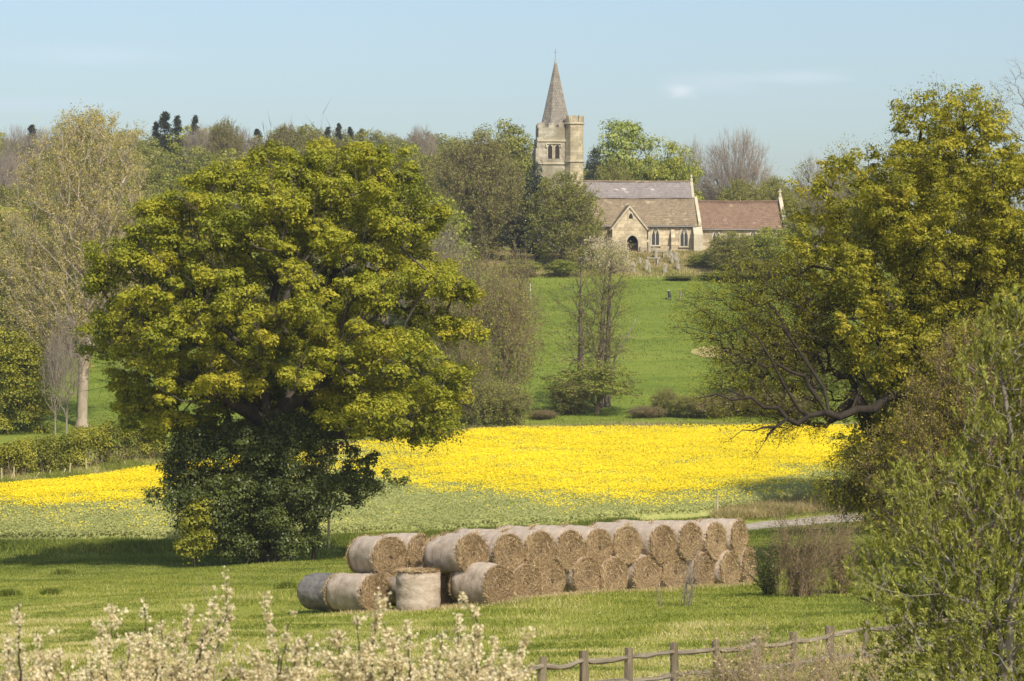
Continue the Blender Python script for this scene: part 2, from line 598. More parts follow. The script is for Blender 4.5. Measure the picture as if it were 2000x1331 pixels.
def join(parts):
    """[(V, [F..], tint or None)] -> V, F, tint"""
    Vs, Fs, Ts, off = [], [], [], 0
    for q in parts:
        V, F = q[0], q[1]
        if not isinstance(F, list): F = [F]
        Vs.append(V); Fs += [f + off for f in F]; off += len(V)
        if len(q) > 2 and q[2] is not None: Ts.append(q[2])
    return np.concatenate(Vs), Fs, (np.concatenate(Ts) if Ts else None)


def bypoly(Fs):
    """merge face lists by size so that each size is one array"""
    d = {}
    for f in Fs: d.setdefault(f.shape[1], []).append(f)
    return [np.concatenate(v) for v in d.values()]


def finish_tree(name, label, cat, base, wood, crown, wmat, cmat, group=None, crown_name='crown'):
    base = np.array(base, float)
    t = thing(name, label, cat, tuple(base), 0, group)
    if wood is not None:
        npmesh('trunk', wood[0] - base, bypoly(wood[1]), wmat, t)
    if crown is not None:
        npmesh(crown_name, crown[0] - base, bypoly(crown[1] if isinstance(crown[1], list) else [crown[1]]), cmat, t, tint=crown[2])
    return t


# ---- tree prototypes in metres, base at the origin ------------------------------------------
def ellipsoid_points(rng, n, w, h0, h1, shell=.4, mind=0, egg=.0):
    out = []; tries = 0
    while len(out) < n and tries < n * 50:
        tries += 1
        d = rng.normal(0, 1, 3); d /= np.linalg.norm(d)
        r = rng.random() ** shell
        q = np.array([d[0] * w / 2 * r, d[1] * w / 2 * r, (h0 + h1) / 2 + d[2] * (h1 - h0) / 2 * r])
        if egg:
            k = 1 + egg * ((h0 + h1) / 2 - q[2]) / ((h1 - h0) / 2)
            q[:2] *= k
        if mind and out and np.min(np.sum((np.array(out) - q) ** 2, 1)) < mind * mind: continue
        out.append(q)
    return np.array(out)


def leafy_tree(seed, w, h, nclump=70, per=110, size=.34, crad=1.25, low=.18, wood_mat='twig_grey', leaf='wood_green', name='broadleaf_tree', rt=.32, egg=.1, twigs_n=3, shell=.4):
    rng = np.random.default_rng(seed)
    C = ellipsoid_points(rng, nclump, w - crad * 1.3, h * low + crad * .6, h - crad * .55, shell, crad * .62, egg)
    C[:, :2] += rng.normal(0, .3, 2)
    trunk = [(0, 0, 0), (rng.normal(0, .1), rng.normal(0, .1), h * .13), (rng.normal(0, .25), rng.normal(0, .25), h * .28), (rng.normal(0, .4), rng.normal(0, .4), h * .5)]
    sk = Skel(trunk); sk.grow(rng, C, .2, .5, 3, .05)
    sk.radii(.025, rt)
    V, F = sk.mesh()
    tv = spray(rng, sk.p[sk.tips], sk.p[sk.tips] - [0, 0, h * .35], twigs_n, .5, crad * 1.2, .022)
    wood = join([(V, F), (tv[0], tv[1])])
    R = crad * rng.uniform(.7, 1.25, len(C))
    cr = clumps(rng, C, R, per, size)
    return finish_tree(name, None, 'tree', (0, 0, 0), wood, cr, M[wood_mat], M[leaf])


def twiggy_tree(seed, w, h, ntip=420, per=7, L=1.3, r=.016, low=.2, wood_mat='twig_brown', leaf=None, nleaf=0, lsize=.2, name='bare_tree', rt=.3, rise=.9, egg=.0, spread=.42, gen2=2, trunk_top=.35, bias=.12, shell=.55, rtip=.02, up=.5):
    rng = np.random.default_rng(seed)
    T = ellipsoid_points(rng, ntip, w - L * .8, h * low, h - L * .7, shell, 0, egg)
    tr = [(0, 0, 0)] + [(rng.normal(0, .012 * h * u), rng.normal(0, .012 * h * u), h * trunk_top * u) for u in np.linspace(.15, 1, 6)]
    sk = Skel(tr); sk.grow(rng, T, bias, rise, 3, .05)
    sk.radii(rtip, rt)
    V, F = sk.mesh()
    tips = sk.p[sk.tips]
    out = unit(tips - np.array([0, 0, h * .4])) + np.array([0, 0, up])
    tv = spray(rng, tips, out, per, spread, L, r, gen2)
    wood = join([(V, F), (tv[0], tv[1])])
    cr = None
    if nleaf:
        k = rng.integers(0, len(tv[2]), nleaf)
        c = tv[2][k] - tv[3][k] * rng.uniform(0, .5, nleaf)[:, None] + rng.normal(0, .1, (nleaf, 3))
        V, F = leafquads(rng, c, lsize, np.array([[0, 0, .4]]), 1)
        cr = (V, F, np.repeat(np.clip(rng.normal(.5, .2, nleaf), 0, 1), 4))
    return finish_tree(name, None, 'tree', (0, 0, 0), wood, cr, M[wood_mat], M[leaf] if leaf else None)


def conifer(seed, w, h, name='conifer', n=80, per=90, size=.32):
    rng = np.random.default_rng(seed)
    z = np.sort(rng.uniform(.14, .99, n)) * h
    rr = w / 2 * (1 - z / h) ** .85 * rng.uniform(.5, 1.0, n) + .25
    a = rng.uniform(0, 6.28, n)
    tips = np.stack([np.cos(a) * rr, np.sin(a) * rr, z - rr * .25], 1)
    st = np.stack([0 * a, 0 * a, z], 1)
    V1, F1 = cones(st, tips, np.full(n, .05), np.full(n, .015), 3)
    V2, F2 = cones(np.array([[0, 0, -.3]]), np.array([[0, 0, h * .96]]), np.array([.22]), np.array([.03]), 8)
    k = np.repeat(np.arange(n), per)
    u = rng.uniform(.15, 1.05, len(k))[:, None]
    c = st[k] * (1 - u) + tips[k] * u + rng.normal(0, 1, (len(k), 3)) * np.array([.5, .5, .28]) * (w / 5) * (.12 + 1.2 * rr[k] / rr.max())[:, None]
    V, F = leafquads(rng, c, size, np.array([[0, 0, .7]]), .8, .5)
    t = np.repeat(np.clip(rng.normal(.45, .2, len(k)), 0, 1), 4)
    wd = join([(V1, [F1]), (V2, [F2])])
    return finish_tree(name, None, 'tree', (0, 0, 0), wd, (V, F, t), M['dark_bark'], M['dark_needle'])


PROTO = {}
USED = {}


def place(kind, px, ytop, wpx, d, label, group=None, rz=None, dz=0, cat=None, name=None):
    """a copy of a prototype at photo column px and distance d, its top at photo row ytop"""
    root, w0, h0 = PROTO[kind]
    b = onground(px, d, dz)
    h = (665.5 - ytop) / F * d - b.z
    w = wpx / F * d
    o = root if not USED.get(kind) else dup(root)
    USED[kind] = True
    if 'group' in o: del o['group']
    tag(o, label, cat or 'tree', group)
    if name: o.name = name
    o.location = b
    o.rotation_euler = (0, 0, rz if rz is not None else (px * .37 + d) % 6.28)
    o.scale = (w / w0, w / w0, h / h0)
    return o

# ------------------------------------------------------------------ ground
def ground():
    ys = np.concatenate([np.arange(-50, 30, 5), np.arange(30, 60, 2), np.arange(60, 420, 1.2), np.arange(420, 720, 6), np.arange(720, 2000, 60), np.arange(2000, 5001, 500)])
    xs = np.concatenate([np.arange(-2500, -300, 250), np.arange(-300, -60, 20), np.arange(-60, 60, 1.2), np.arange(60, 300, 20), np.arange(300, 2501, 250)])
    X, Y = np.meshgrid(xs, ys)
    Z = G(X, Y)
    V = np.stack([X, Y, Z], -1).reshape(-1, 3)
    nx, ny = len(xs), len(ys)
    i = np.arange(nx * ny).reshape(ny, nx)
    Fq = np.stack([i[:-1, :-1], i[:-1, 1:], i[1:, 1:], i[1:, :-1]], -1).reshape(-1, 4)
    m, nt, out = newmat('meadow')
    tc = nt.nodes.new('ShaderNodeTexCoord').outputs['Object']
    big = noise(nt, .06, 3, .5, tc, (1, .7, 1))
    mid = noise(nt, .5, 5, .65, tc, (1, .6, 1), 2.)
    fine = noise(nt, 5, 4, .7, tc, (1, .6, 1), 5.)
    near = ramp(nt, mid, [(.25, (.14, .165, .020)), (.5, (.23, .25, .040)), (.75, (.33, .31, .08))])
    straw = ramp(nt, fine, [(.3, (.23, .21, .06)), (.7, (.46, .39, .19))])
    sp = nt.nodes.new('ShaderNodeSeparateXYZ'); nt.links.new(tc, sp.inputs[0])
    # thatchy dry grass spreads through the lower left of the near meadow
    a1 = nt.nodes.new('ShaderNodeMath'); a1.operation = 'MULTIPLY_ADD'; a1.inputs[1].default_value = -.030; a1.inputs[2].default_value = 2.35
    nt.links.new(sp.outputs['Y'], a1.inputs[0])
    a2 = nt.nodes.new('ShaderNodeMath'); a2.operation = 'MULTIPLY_ADD'; a2.inputs[1].default_value = -.035
    nt.links.new(sp.outputs['X'], a2.inputs[0]); nt.links.new(a1.outputs[0], a2.inputs[2])
    a3 = nt.nodes.new('ShaderNodeMath'); a3.operation = 'MULTIPLY_ADD'; a3.inputs[1].default_value = 1.6
    nt.links.new(mid, a3.inputs[0]); nt.links.new(a2.outputs[0], a3.inputs[2])
    nearc = mixc(nt, maprange(nt, a3.outputs[0], .75, 1.5, 0, .65), near, straw)
    # the far grass is mown in soft bands
    rgh = noise(nt, 1.1, 6, .75, tc, (.7, .9, 1), 13.)
    past = ramp(nt, noise(nt, .10, 4, .6, tc, (.55, 2.2, .3), 9.), [(.3, (.095, .145, .015)), (.5, (.15, .20, .024)), (.72, (.225, .25, .045))])
    past = mixc(nt, maprange(nt, fine, .35, .75, 0, .45), past, (.14, .185, .024))
    past = mixc(nt, maprange(nt, rgh, .52, .72, 0, .5), past, (.26, .27, .06))
    past = mixc(nt, maprange(nt, noise(nt, .35, 5, .7, tc, (.4, 1.5, 1), 17.), .5, .68, 0, .6), past, (.085, .125, .016))
    far = maprange(nt, sp.outputs['Y'], 215, 250)
    col = mixc(nt, far, nearc, past)
    # churchyard and woodland floor: rougher, duller
    yard = ramp(nt, noise(nt, .7, 5, .7, tc, None, 3.), [(.3, (.11, .125, .03)), (.55, (.20, .19, .055)), (.75, (.30, .26, .11))])
    col = mixc(nt, maprange(nt, sp.outputs['Y'], 375, 384), col, yard)
    surface(nt, out, col, .95, fine, .5, .08, .1)
    o = npmesh('ground', V, [Fq], m, smooth=True)
    o['kind'] = 'structure'


ground()


def sheet(name, rows, mat, dz=.02, nu=60, bump=0, seed=0, skirt=0):
    """a strip of ground cover: rows = list of (x0, x1, y) or polyline pairs in world metres"""
    rng = np.random.default_rng(seed)
    A = np.array([r[0] for r in rows], float); B = np.array([r[1] for r in rows], float)
    u = np.linspace(0, 1, nu)[None, :, None]
    Pq = A[:, None] * (1 - u) + B[:, None] * u
    Z = G(Pq[..., 0], Pq[..., 1]) + dz
    if bump: Z = Z + rng.normal(0, bump, Z.shape)
    V = np.concatenate([Pq, Z[..., None]], -1)
    n, k = V.shape[:2]
    i = np.arange(n * k).reshape(n, k)
    Fq = np.stack([i[:-1, :-1], i[:-1, 1:], i[1:, 1:], i[1:, :-1]], -1).reshape(-1, 4)
    o = npmesh(name, V.reshape(-1, 3), [Fq], mat, smooth=True)
    return o


# ---- rapeseed field: outline by its near and far edges
_pxs = np.array([-250, -100, 0, 150, 300, 480, 660, 780, 900, 1100, 1300, 1500, 1700, 1900, 2100, 2250], float)
_far = np.array([988, 966, 953, 938, 915, 893, 876, 857, 843, 838, 835, 834, 836, 842, 850, 858], float)
_near = np.array([1064, 1063, 1062, 1061, 1060, 1056, 1052, 1046, 1040, 1030, 1014, 992, 968, 945, 930, 920], float)
_ylo = np.array([978, 975, 970, 964, 956, 945, 915, 930, 948, 958, 960, 936, 895, 870, 870, 870], float)
FAR = np.array([hit(a, b + 15)[:2] for a, b in zip(_pxs, _far)])
NEAR = np.array([hit(a, b)[:2] for a, b in zip(_pxs, _near)])
_v = np.linspace(0, 1, 90)[:, None]
dense = np.linspace(_pxs[0], _pxs[-1], 140)
FARd = np.stack([np.interp(dense, _pxs, FAR[:, 0]), np.interp(dense, _pxs, FAR[:, 1])], 1)
NEARd = np.stack([np.interp(dense, _pxs, NEAR[:, 0]), np.interp(dense, _pxs, NEAR[:, 1])], 1)


def bloom(x, y, g):
    """share of plants in flower over the field: patchy near edge, drill streaks, tramlines, a thin far-left corner"""
    rng = np.random.default_rng(6)
    px = 1000 + x / y * F; py = 665.5 - (g + .6) / y * F
    lo = np.interp(px, _pxs, _ylo); hi = np.interp(px, _pxs, _far)
    # bloom: patchy lower edge, streaks along the drill lines, thinner top-left corner and a few tramlines
    nz = np.sin(x * .55 + 2 * np.sin(y * .13)) * .45 + np.sin(x * .9 + 1.5 * np.sin(y * .31 + x * .1)) * np.sin(y * .45) * .6 + np.sin(x * 1.3 + y * .35 + 1) * .35 + np.sin(y * .9 - x * .25) * .45 + np.sin(x * .21 + y * .07) * .6 + np.sin(x * 2.9 - y * 1.1) * .3
    t = (lo - py) / 15 + nz * .9 + .1
    dens = 1 / (1 + np.exp(-2.0 * t))
    corner = np.clip((900 - px) / 220, 0, 1) * np.clip((px - 560) / 120, 0, 1) * np.exp(-((py - (893 - .09 * (px - 660))) / 16) ** 2)
    dens *= 1 - .85 * corner
    far_thin = np.clip((900 - px) / 250, 0, 1) * (px > 560)
    dens *= 1 - .45 * far_thin
    tr = np.exp(-((py - (918 - (px - 1260) * .17)) / 3.5) ** 2) * np.exp(-((px - 1325) / 75) ** 2)
    tr2 = np.exp(-((py - (905 - (px - 1000) * .06)) / 2.2) ** 2) * np.exp(-((px - 950) / 130) ** 2) * .6
    tr3 = np.exp(-((py - (929 - (px - 1500) * .12)) / 2.5) ** 2) * np.exp(-((px - 1450) / 90) ** 2) * .7
    dens *= (1 - .85 * tr) * (1 - tr2) * (1 - tr3)
    strk = np.sin((py + .10 * px) * .30 + 1.2 * np.sin(px * .012) + nz) * .5 + np.sin((py + .07 * px) * .62 + 2 * np.sin(px * .02)) * .5
    dens *= 1 - .75 * np.clip(strk + .45 * nz - .2, 0, 1)
    dens *= .84 + .16 * np.sin(x * 3.1 + y * 2.3) * np.sin(y * 1.7 + x) - .22 * np.clip(nz * -1, 0, 1)
    dens = dens + .012 * (nz > .2)
    return np.clip(dens, 0, 1), nz


def rape():
    rng = np.random.default_rng(5)
    v = np.linspace(0, 1, 130)[:, None, None]
    Pq = NEARd[None] * (1 - v) + FARd[None] * v
    Z = G(Pq[..., 0], Pq[..., 1]) + .55 + rng.normal(0, .05, Pq.shape[:2])
    Z[0] -= .6; Z[-1] -= .6
    V = np.concatenate([Pq, Z[..., None]], -1)
    n, k = V.shape[:2]
    i = np.arange(n * k).reshape(n, k)
    Fq = np.stack([i[:-1, :-1], i[:-1, 1:], i[1:, 1:], i[1:, :-1]], -1).reshape(-1, 4)
    gz = G(Pq[..., 0], Pq[..., 1])
    bloomv = bloom(Pq[..., 0].ravel(), Pq[..., 1].ravel(), gz.ravel())[0]
    m, nt, out = newmat('crop_green')
    at = nt.nodes.new('ShaderNodeAttribute'); at.attribute_name = 'tint'
    f = noise(nt, 2.2, 5, .7, stretch=(1, .5, 1)); g = noise(nt, .15, 3)
    c = mixc(nt, maprange(nt, g, .35, .65), ramp(nt, f, [(.3, (.20, .23, .07)), (.7, (.32, .33, .12))]), ramp(nt, f, [(.3, (.23, .25, .075)), (.7, (.37, .37, .13))]))
    c = mixc(nt, maprange(nt, at.outputs['Fac'], .3, 1.0, 0, .85), c, (.74, .56, .012))
    surface(nt, out, c, .95, f, .6, .1, .1)
    o = npmesh('crop_field', V.reshape(-1, 3), [Fq], m, smooth=True, tint=bloomv)
    tag(o, 'low grey-green crop canopy of the rapeseed field', 'crop', kind='stuff')
    # plants over the canopy
    N_ = 1300000
    u = rng.random(N_) * (len(dense) - 1); iu = u.astype(int); fu = (u - iu)[:, None]
    nn = NEARd[iu] * (1 - fu) + NEARd[np.minimum(iu + 1, len(dense) - 1)] * fu
    ff = FARd[iu] * (1 - fu) + FARd[np.minimum(iu + 1, len(dense) - 1)] * fu
    vv = rng.random(N_)[:, None]
    q = nn * (1 - vv) + ff * vv
    g = G(q[:, 0], q[:, 1])
    px = 1000 + q[:, 0] / q[:, 1] * F; py = 665.5 - (g + .6) / q[:, 1] * F
    vis = (px > -160) & (px < 2120)
    q = q[vis]; g = g[vis]; px = px[vis]; py = py[vis]
    dens, nz = bloom(q[:, 0], q[:, 1], g)
    x, y = q[:, 0], q[:, 1]
    yel = rng.random(len(dens)) < dens
    c = np.stack([x, y, g + rng.uniform(.54, .86, len(x))], 1)
    cy = c[yel]
    V, Fq = leafquads(rng, cy, .105, np.array([[0, -.3, 1.0]]), .5, .85)
    o = npmesh('rapeseed_flowers', V, [Fq], M['rape_flower'], tint=np.repeat(np.clip(.5 + .12 * nz[yel] + rng.normal(0, .22, len(cy)), 0, 1), 4))
    tag(o, 'bright yellow rapeseed in flower across the middle field', 'flowers', kind='stuff')
    ng = np.nonzero(~yel)[0][:420000]
    cg = c[ng] - [0, 0, .18]
    V, Fq = leafquads(rng, cg, .13, np.array([[0, -.2, .9]]), .6, .6)
    o = npmesh('rapeseed_leaves', V, [Fq], M['rape_leaf'], tint=np.repeat(np.clip(.5 + .16 * nz[ng] + rng.normal(0, .18, len(ng)), 0, 1), 4))
    tag(o, 'grey-green unopened rapeseed plants in front of the yellow bloom', 'crop', kind='stuff')


rape()


def blades(name, label, cx, cy, h, per, mat, seed, tintf, wid=.02, spread=.10):
    rng = np.random.default_rng(seed)
    n = len(cx)
    k = np.repeat(np.arange(n), per)
    x = cx[k] + rng.normal(0, spread, len(k)); y = cy[k] + rng.normal(0, spread, len(k))
    z = G(x, y) - .01
    hh = h[k] * rng.uniform(.5, 1.2, len(k))
    a = rng.uniform(0, 6.28, len(k)); ln = rng.normal(0, .45, (len(k), 2)) * hh[:, None]
    w = wid * rng.uniform(.7, 1.4, len(k))
    p0 = np.stack([x - np.cos(a) * w, y - np.sin(a) * w, z], 1); p1 = np.stack([x + np.cos(a) * w, y + np.sin(a) * w, z], 1)
    p2 = np.stack([x + ln[:, 0], y + ln[:, 1], z + hh], 1)
    V = np.stack([p0, p1, p2], 1).reshape(-1, 3)
    t = np.clip(tintf(x, y) + rng.normal(0, .16, len(k)), 0, 1)
    o = npmesh(name, V, [np.arange(len(V)).reshape(-1, 3)], mat, tint=np.repeat(t, 3))
    return tag(o, label, 'grass', kind='stuff')


TRK = np.array([(p, hit(p, q)[1]) for p, q in ((1380, 1037), (1480, 1028), (1560, 1021), (1640, 1014), (1720, 1005), (1820, 995), (1960, 981))]).T


def meadow():
    rng = np.random.default_rng(11)
    n = 150000
    d = 52 + (176 - 52) * rng.random(n) ** 1.25
    x = rng.uniform(-1.08, 1.08, n) * d * 1000 / F
    pxx = 1000 + x / d * F
    tk = np.interp(pxx, TRK[0], TRK[1])
    keep = (d < np.interp(pxx, _pxs, NEAR[:, 1]) - .8) & ~((np.abs(d - tk) < 3.6) & (pxx > 1385))
    x, d = x[keep], d[keep]

    def lush(x, y):
        return np.sin(x * .35 + 1.7 * np.sin(y * .17)) * .5 + np.sin(x * .9 - y * .31 + 2) * .3 + np.sin(y * .6 + x * .15) * .35

    def tint(x, y):
        dry = np.clip((104 - y) / 32 - x * .045, 0, 1.4)
        pat = .15 + np.sin(x * .8 + y * .55 + np.sin(y * .3)) * np.sin(y * .8 - x * .33) + .5 * np.sin(x * 2.1 + y * 1.3) * np.sin(y * 1.9 - x)
        return .24 + .17 * lush(x, y) + .45 * dry * sstep(-.5, .6, pat) - .16 * sstep(120, 150, y) + .08 * np.sin(x * 1.7 + y) * np.sin(y * 1.1)
    h = .06 + .07 * np.clip(lush(x, d), 0, 1) + .12 * sstep(135, 155, d) + .05 * rng.random(len(d)) ** 4
    blades('meadow_grass', 'short tussocky grass of the near meadow round the bales', x, d, h, 5, M['grass_blade'], 12, tint, .014, .20)
    # darker rank strip along the crop edge
    n = 9000
    t = rng.uniform(-160, 1240, n)
    nd = np.interp(t, _pxs, NEAR[:, 1]) - np.abs(rng.normal(0, 2.4, n)) - .3
    blades('rank_grass', 'taller dark green grass along the near edge of the crop', (t - 1000) / F * nd, nd, .22 + .22 * rng.random(n), 7, M['grass_blade'], 13, lambda x, y: .26 + .12 * np.sin(x * .7), .028, .25)
    # tussocks in the near meadow
    cs = []
    for px, py, r in ((122, 1122, .34), (18, 1164, .34), (100, 1162, .2), (260, 1245, .5), (560, 1150, .2)):
        x_, y_, z_ = hit(px, py)
        k = rng.normal(0, 1, (260, 2)) * r * .45
        cs.append(np.stack([x_ + k[:, 0], y_ + k[:, 1]], 1))
    cs = np.concatenate(cs)
    blades('tussock_grass', 'dark green grass tussocks dotted over the near meadow', cs[:, 0], cs[:, 1], np.full(len(cs), .26), 5, M['grass_blade'], 14, lambda x, y: .20 + 0 * x, .02, .10)
    # straw verge above the track
    n = 7000
    t = rng.uniform(1400, 1760, n)
    a = np.array([hit(p, q)[1] for p, q in ((1400, 1022), (1500, 1012), (1600, 1000), (1760, 985))])
    b = np.array([hit(p, q)[1] for p, q in ((1400, 1000), (1500, 985), (1600, 968), (1760, 955))])
    pxx = [1400, 1500, 1600, 1760]
    u = rng.random(n)
    y = np.interp(t, pxx, a) * (1 - u) + np.interp(t, pxx, b) * u
    blades('dry_verge', 'straw coloured dry grass on the bank above the track', (t - 1000) / F * y, y, .3 + .35 * rng.random(n), 6, M['straw_grass'], 15, lambda x, y: .45 + .2 * np.sin(x * 1.3 + y), .022, .2)
    # bank below the left hedge and rough strip at the far edge of the rape
    n = 9000
    t = rng.uniform(-100, 420, n)
    y = np.interp(t, _pxs, FAR[:, 1]) + rng.uniform(.3, 9, n)
    blades('bank_grass', 'rough grass bank between the yellow crop and the left hedge', (t - 1000) / F * y, y, .25 + .4 * rng.random(n), 6, M['grass_blade'], 16, lambda x, y: .28 + .3 * (np.sin(x * .9 + y * .6) > .55), .035, .25)
    n = 11000
    t = rng.uniform(560, 1800, n)
    y = np.interp(t, _pxs, FAR[:, 1]) + np.abs(rng.normal(0, 2.2, n)) + .3
    blades('field_margin', 'rough green and straw grass along the far edge of the yellow field', (t - 1000) / F * y, y, .35 + .5 * rng.random(n), 6, M['straw_grass'], 17, lambda x, y: .12 + .35 * (np.sin(x * .8 + y * .4) > .2), .035, .3)
    # the far pasture is grazed short but never smooth
    n = 42000
    y = 238 + 136 * rng.random(n) ** .85; x = rng.uniform(-1.05, 1.05, n) * y * 1000 / F
    k = y > np.interp(1000 + x / y * F, _pxs, FAR[:, 1]) + 3
    x, y = x[k], y[k]
    blades('pasture_grass', 'short grazed grass of the green slope below the church', x, y, .06 + .13 * rng.random(len(x)) ** 2, 4, M['grass_blade'], 21, lambda x, y: .24 + .12 * np.sin(x * .21 + 2 * np.sin(y * .11)) + .12 * np.sin(x * .5 - y * .33) * np.sin(y * .27), .05, .35)
    # churchyard rough grass
    n = 9000
    t = rng.uniform(930, 1560, n); y = rng.uniform(372, 399, n)
    blades('churchyard_grass', 'patchy dry and green grass between the gravestones', (t - 1000) / F * y, y, .18 + .25 * rng.random(n), 5, M['straw_grass'], 18, lambda x, y: .22 + .3 * (np.sin(x * .6 + y * .5) > .1), .05, .3)


meadow()


def stack_straw():
    rng = np.random.default_rng(19)
    n = 2600
    u = rng.uniform(-2.2, 9.5, n)
    x = -0.4 + u * .86 + rng.normal(0, .28, n); y = 89.6 + u * .80 + rng.normal(0, .35, n) - .35
    x[:500] = rng.uniform(-5.2, .5, 500); y[:500] = 87.6 + rng.normal(0, .35, 500)
    o = blades('loose_straw', 'loose straw fallen on the grass along the foot of the bale stack', x, y, .05 + .12 * rng.random(n), 5, M['straw_grass'], 20, lambda x, y: .75 + 0 * x, .014, .12)
    o['category'] = 'straw'


stack_straw()


def track():
    m, nt, out = newmat('chalky_track')
    n = noise(nt, 1.5, 6, .7)
    surface(nt, out, ramp(nt, n, [(.3, (.26, .22, .16)), (.6, (.42, .37, .29)), (.8, (.50, .45, .37))]), .95, n, .5, .05)
    rows = []
    for px, a, b in ((1380, 1044, 1030), (1430, 1042, 1027), (1480, 1036, 1021), (1560, 1029, 1014), (1640, 1022, 1006), (1720, 1013, 998), (1820, 1002, 988), (1960, 988, 974), (2150, 975, 962)):
        rows.append((hit(px, a)[:2], hit(px, b)[:2]))
    r2 = []
    for (a0, b0), (a1, b1) in zip(rows[:-1], rows[1:]):
        for k in np.linspace(0, 1, 8, endpoint=False):
            r2.append((np.array(a0) * (1 - k) + np.array(a1) * k, np.array(b0) * (1 - k) + np.array(b1) * k))
    o = sheet('track', r2, m, .03, 10, .006)
    o['kind'] = 'structure'
    # sandy scar in the far pasture
    m2, nt, out = newmat('bare_sand')
    n = noise(nt, .8, 5, .7)
    surface(nt, out, ramp(nt, n, [(.3, (.26, .24, .07)), (.7, (.42, .33, .14))]), .95, n, .5, .1)
    rows = []
    for k in range(15):
        f = k / 14
        w = math.sin(math.pi * min(max(f, .03), .97)) ** .6
        px = 1350 + 80 * f
        rows.append((hit(px, 688 + 12 * w)[:2], hit(px, 688 - 11 * w)[:2]))
    o = sheet('bare_patch', rows, m2, .04, 10, .01)
    o['kind'] = 'structure'


track()


# ------------------------------------------------------------------ hay bales
def bale_materials():
    m, nt, out = newmat('net_wrap')
    a = noise(nt, 5, 6, .7, stretch=(1, 1, .35)); b = noise(nt, 1.2, 3, .6, w=4.)
    c = ramp(nt, a, [(.25, (.19, .145, .10)), (.5, (.38, .305, .23)), (.75, (.56, .47, .385))])
    c = mixc(nt, maprange(nt, b, .4, .7, 0, .5), c, (.46, .385, .31))
    surface(nt, out, c, .8, a, .8, .05, .2)
    M['net_wrap'] = m
    m, nt, out = newmat('straw_end')
    a = noise(nt, 8, 6, .8); b = noise(nt, 2.0, 4, .6, w=3.)
    oi = nt.nodes.new('ShaderNodeObjectInfo')
    wv = nt.nodes.new('ShaderNodeTexWave'); wv.wave_type = 'RINGS'; wv.rings_direction = 'Z'
    wv.inputs['Scale'].default_value = 3.2; wv.inputs['Distortion'].default_value = 7; wv.inputs['Detail'].default_value = 3; wv.inputs['Detail Scale'].default_value = 2.5
    nt.links.new(nt.nodes.new('ShaderNodeTexCoord').outputs['Object'], wv.inputs['Vector'])
    c = ramp(nt, a, [(.36, (.10, .063, .035)), (.5, (.33, .235, .135)), (.64, (.60, .46, .29))])
    c = mixc(nt, maprange(nt, b, .35, .7, 0, .4), c, (.42, .31, .19))
    c = mixc(nt, maprange(nt, oi.outputs['Random'], 0, 1, 0, .35), c, (.30, .22, .14))
    hm = nt.nodes.new('ShaderNodeMath'); hm.operation = 'MULTIPLY_ADD'; hm.inputs[1].default_value = .25
    nt.links.new(wv.outputs['Fac'], hm.inputs[0]); nt.links.new(a, hm.inputs[2])
    surface(nt, out, c, .9, hm.outputs[0], 1.0, .08, .15)
    M['straw_end'] = m
    M['straw_wisp'] = leafmat('straw_wisp', [(0, (.10, .06, .028)), (.5, (.40, .28, .145)), (1, (.70, .55, .34))], .15)
    m, nt, out = newmat('dark_grey_wrap')  # mottled dark grey, used on both side and ends of one bale
    a = noise(nt, 6, 4, .6)
    surface(nt, out, ramp(nt, a, [(.3, (.09, .082, .074)), (.7, (.22, .20, .18))]), .7, a, .6, .03, .5)
    M['dark_grey_wrap'] = m


bale_materials()


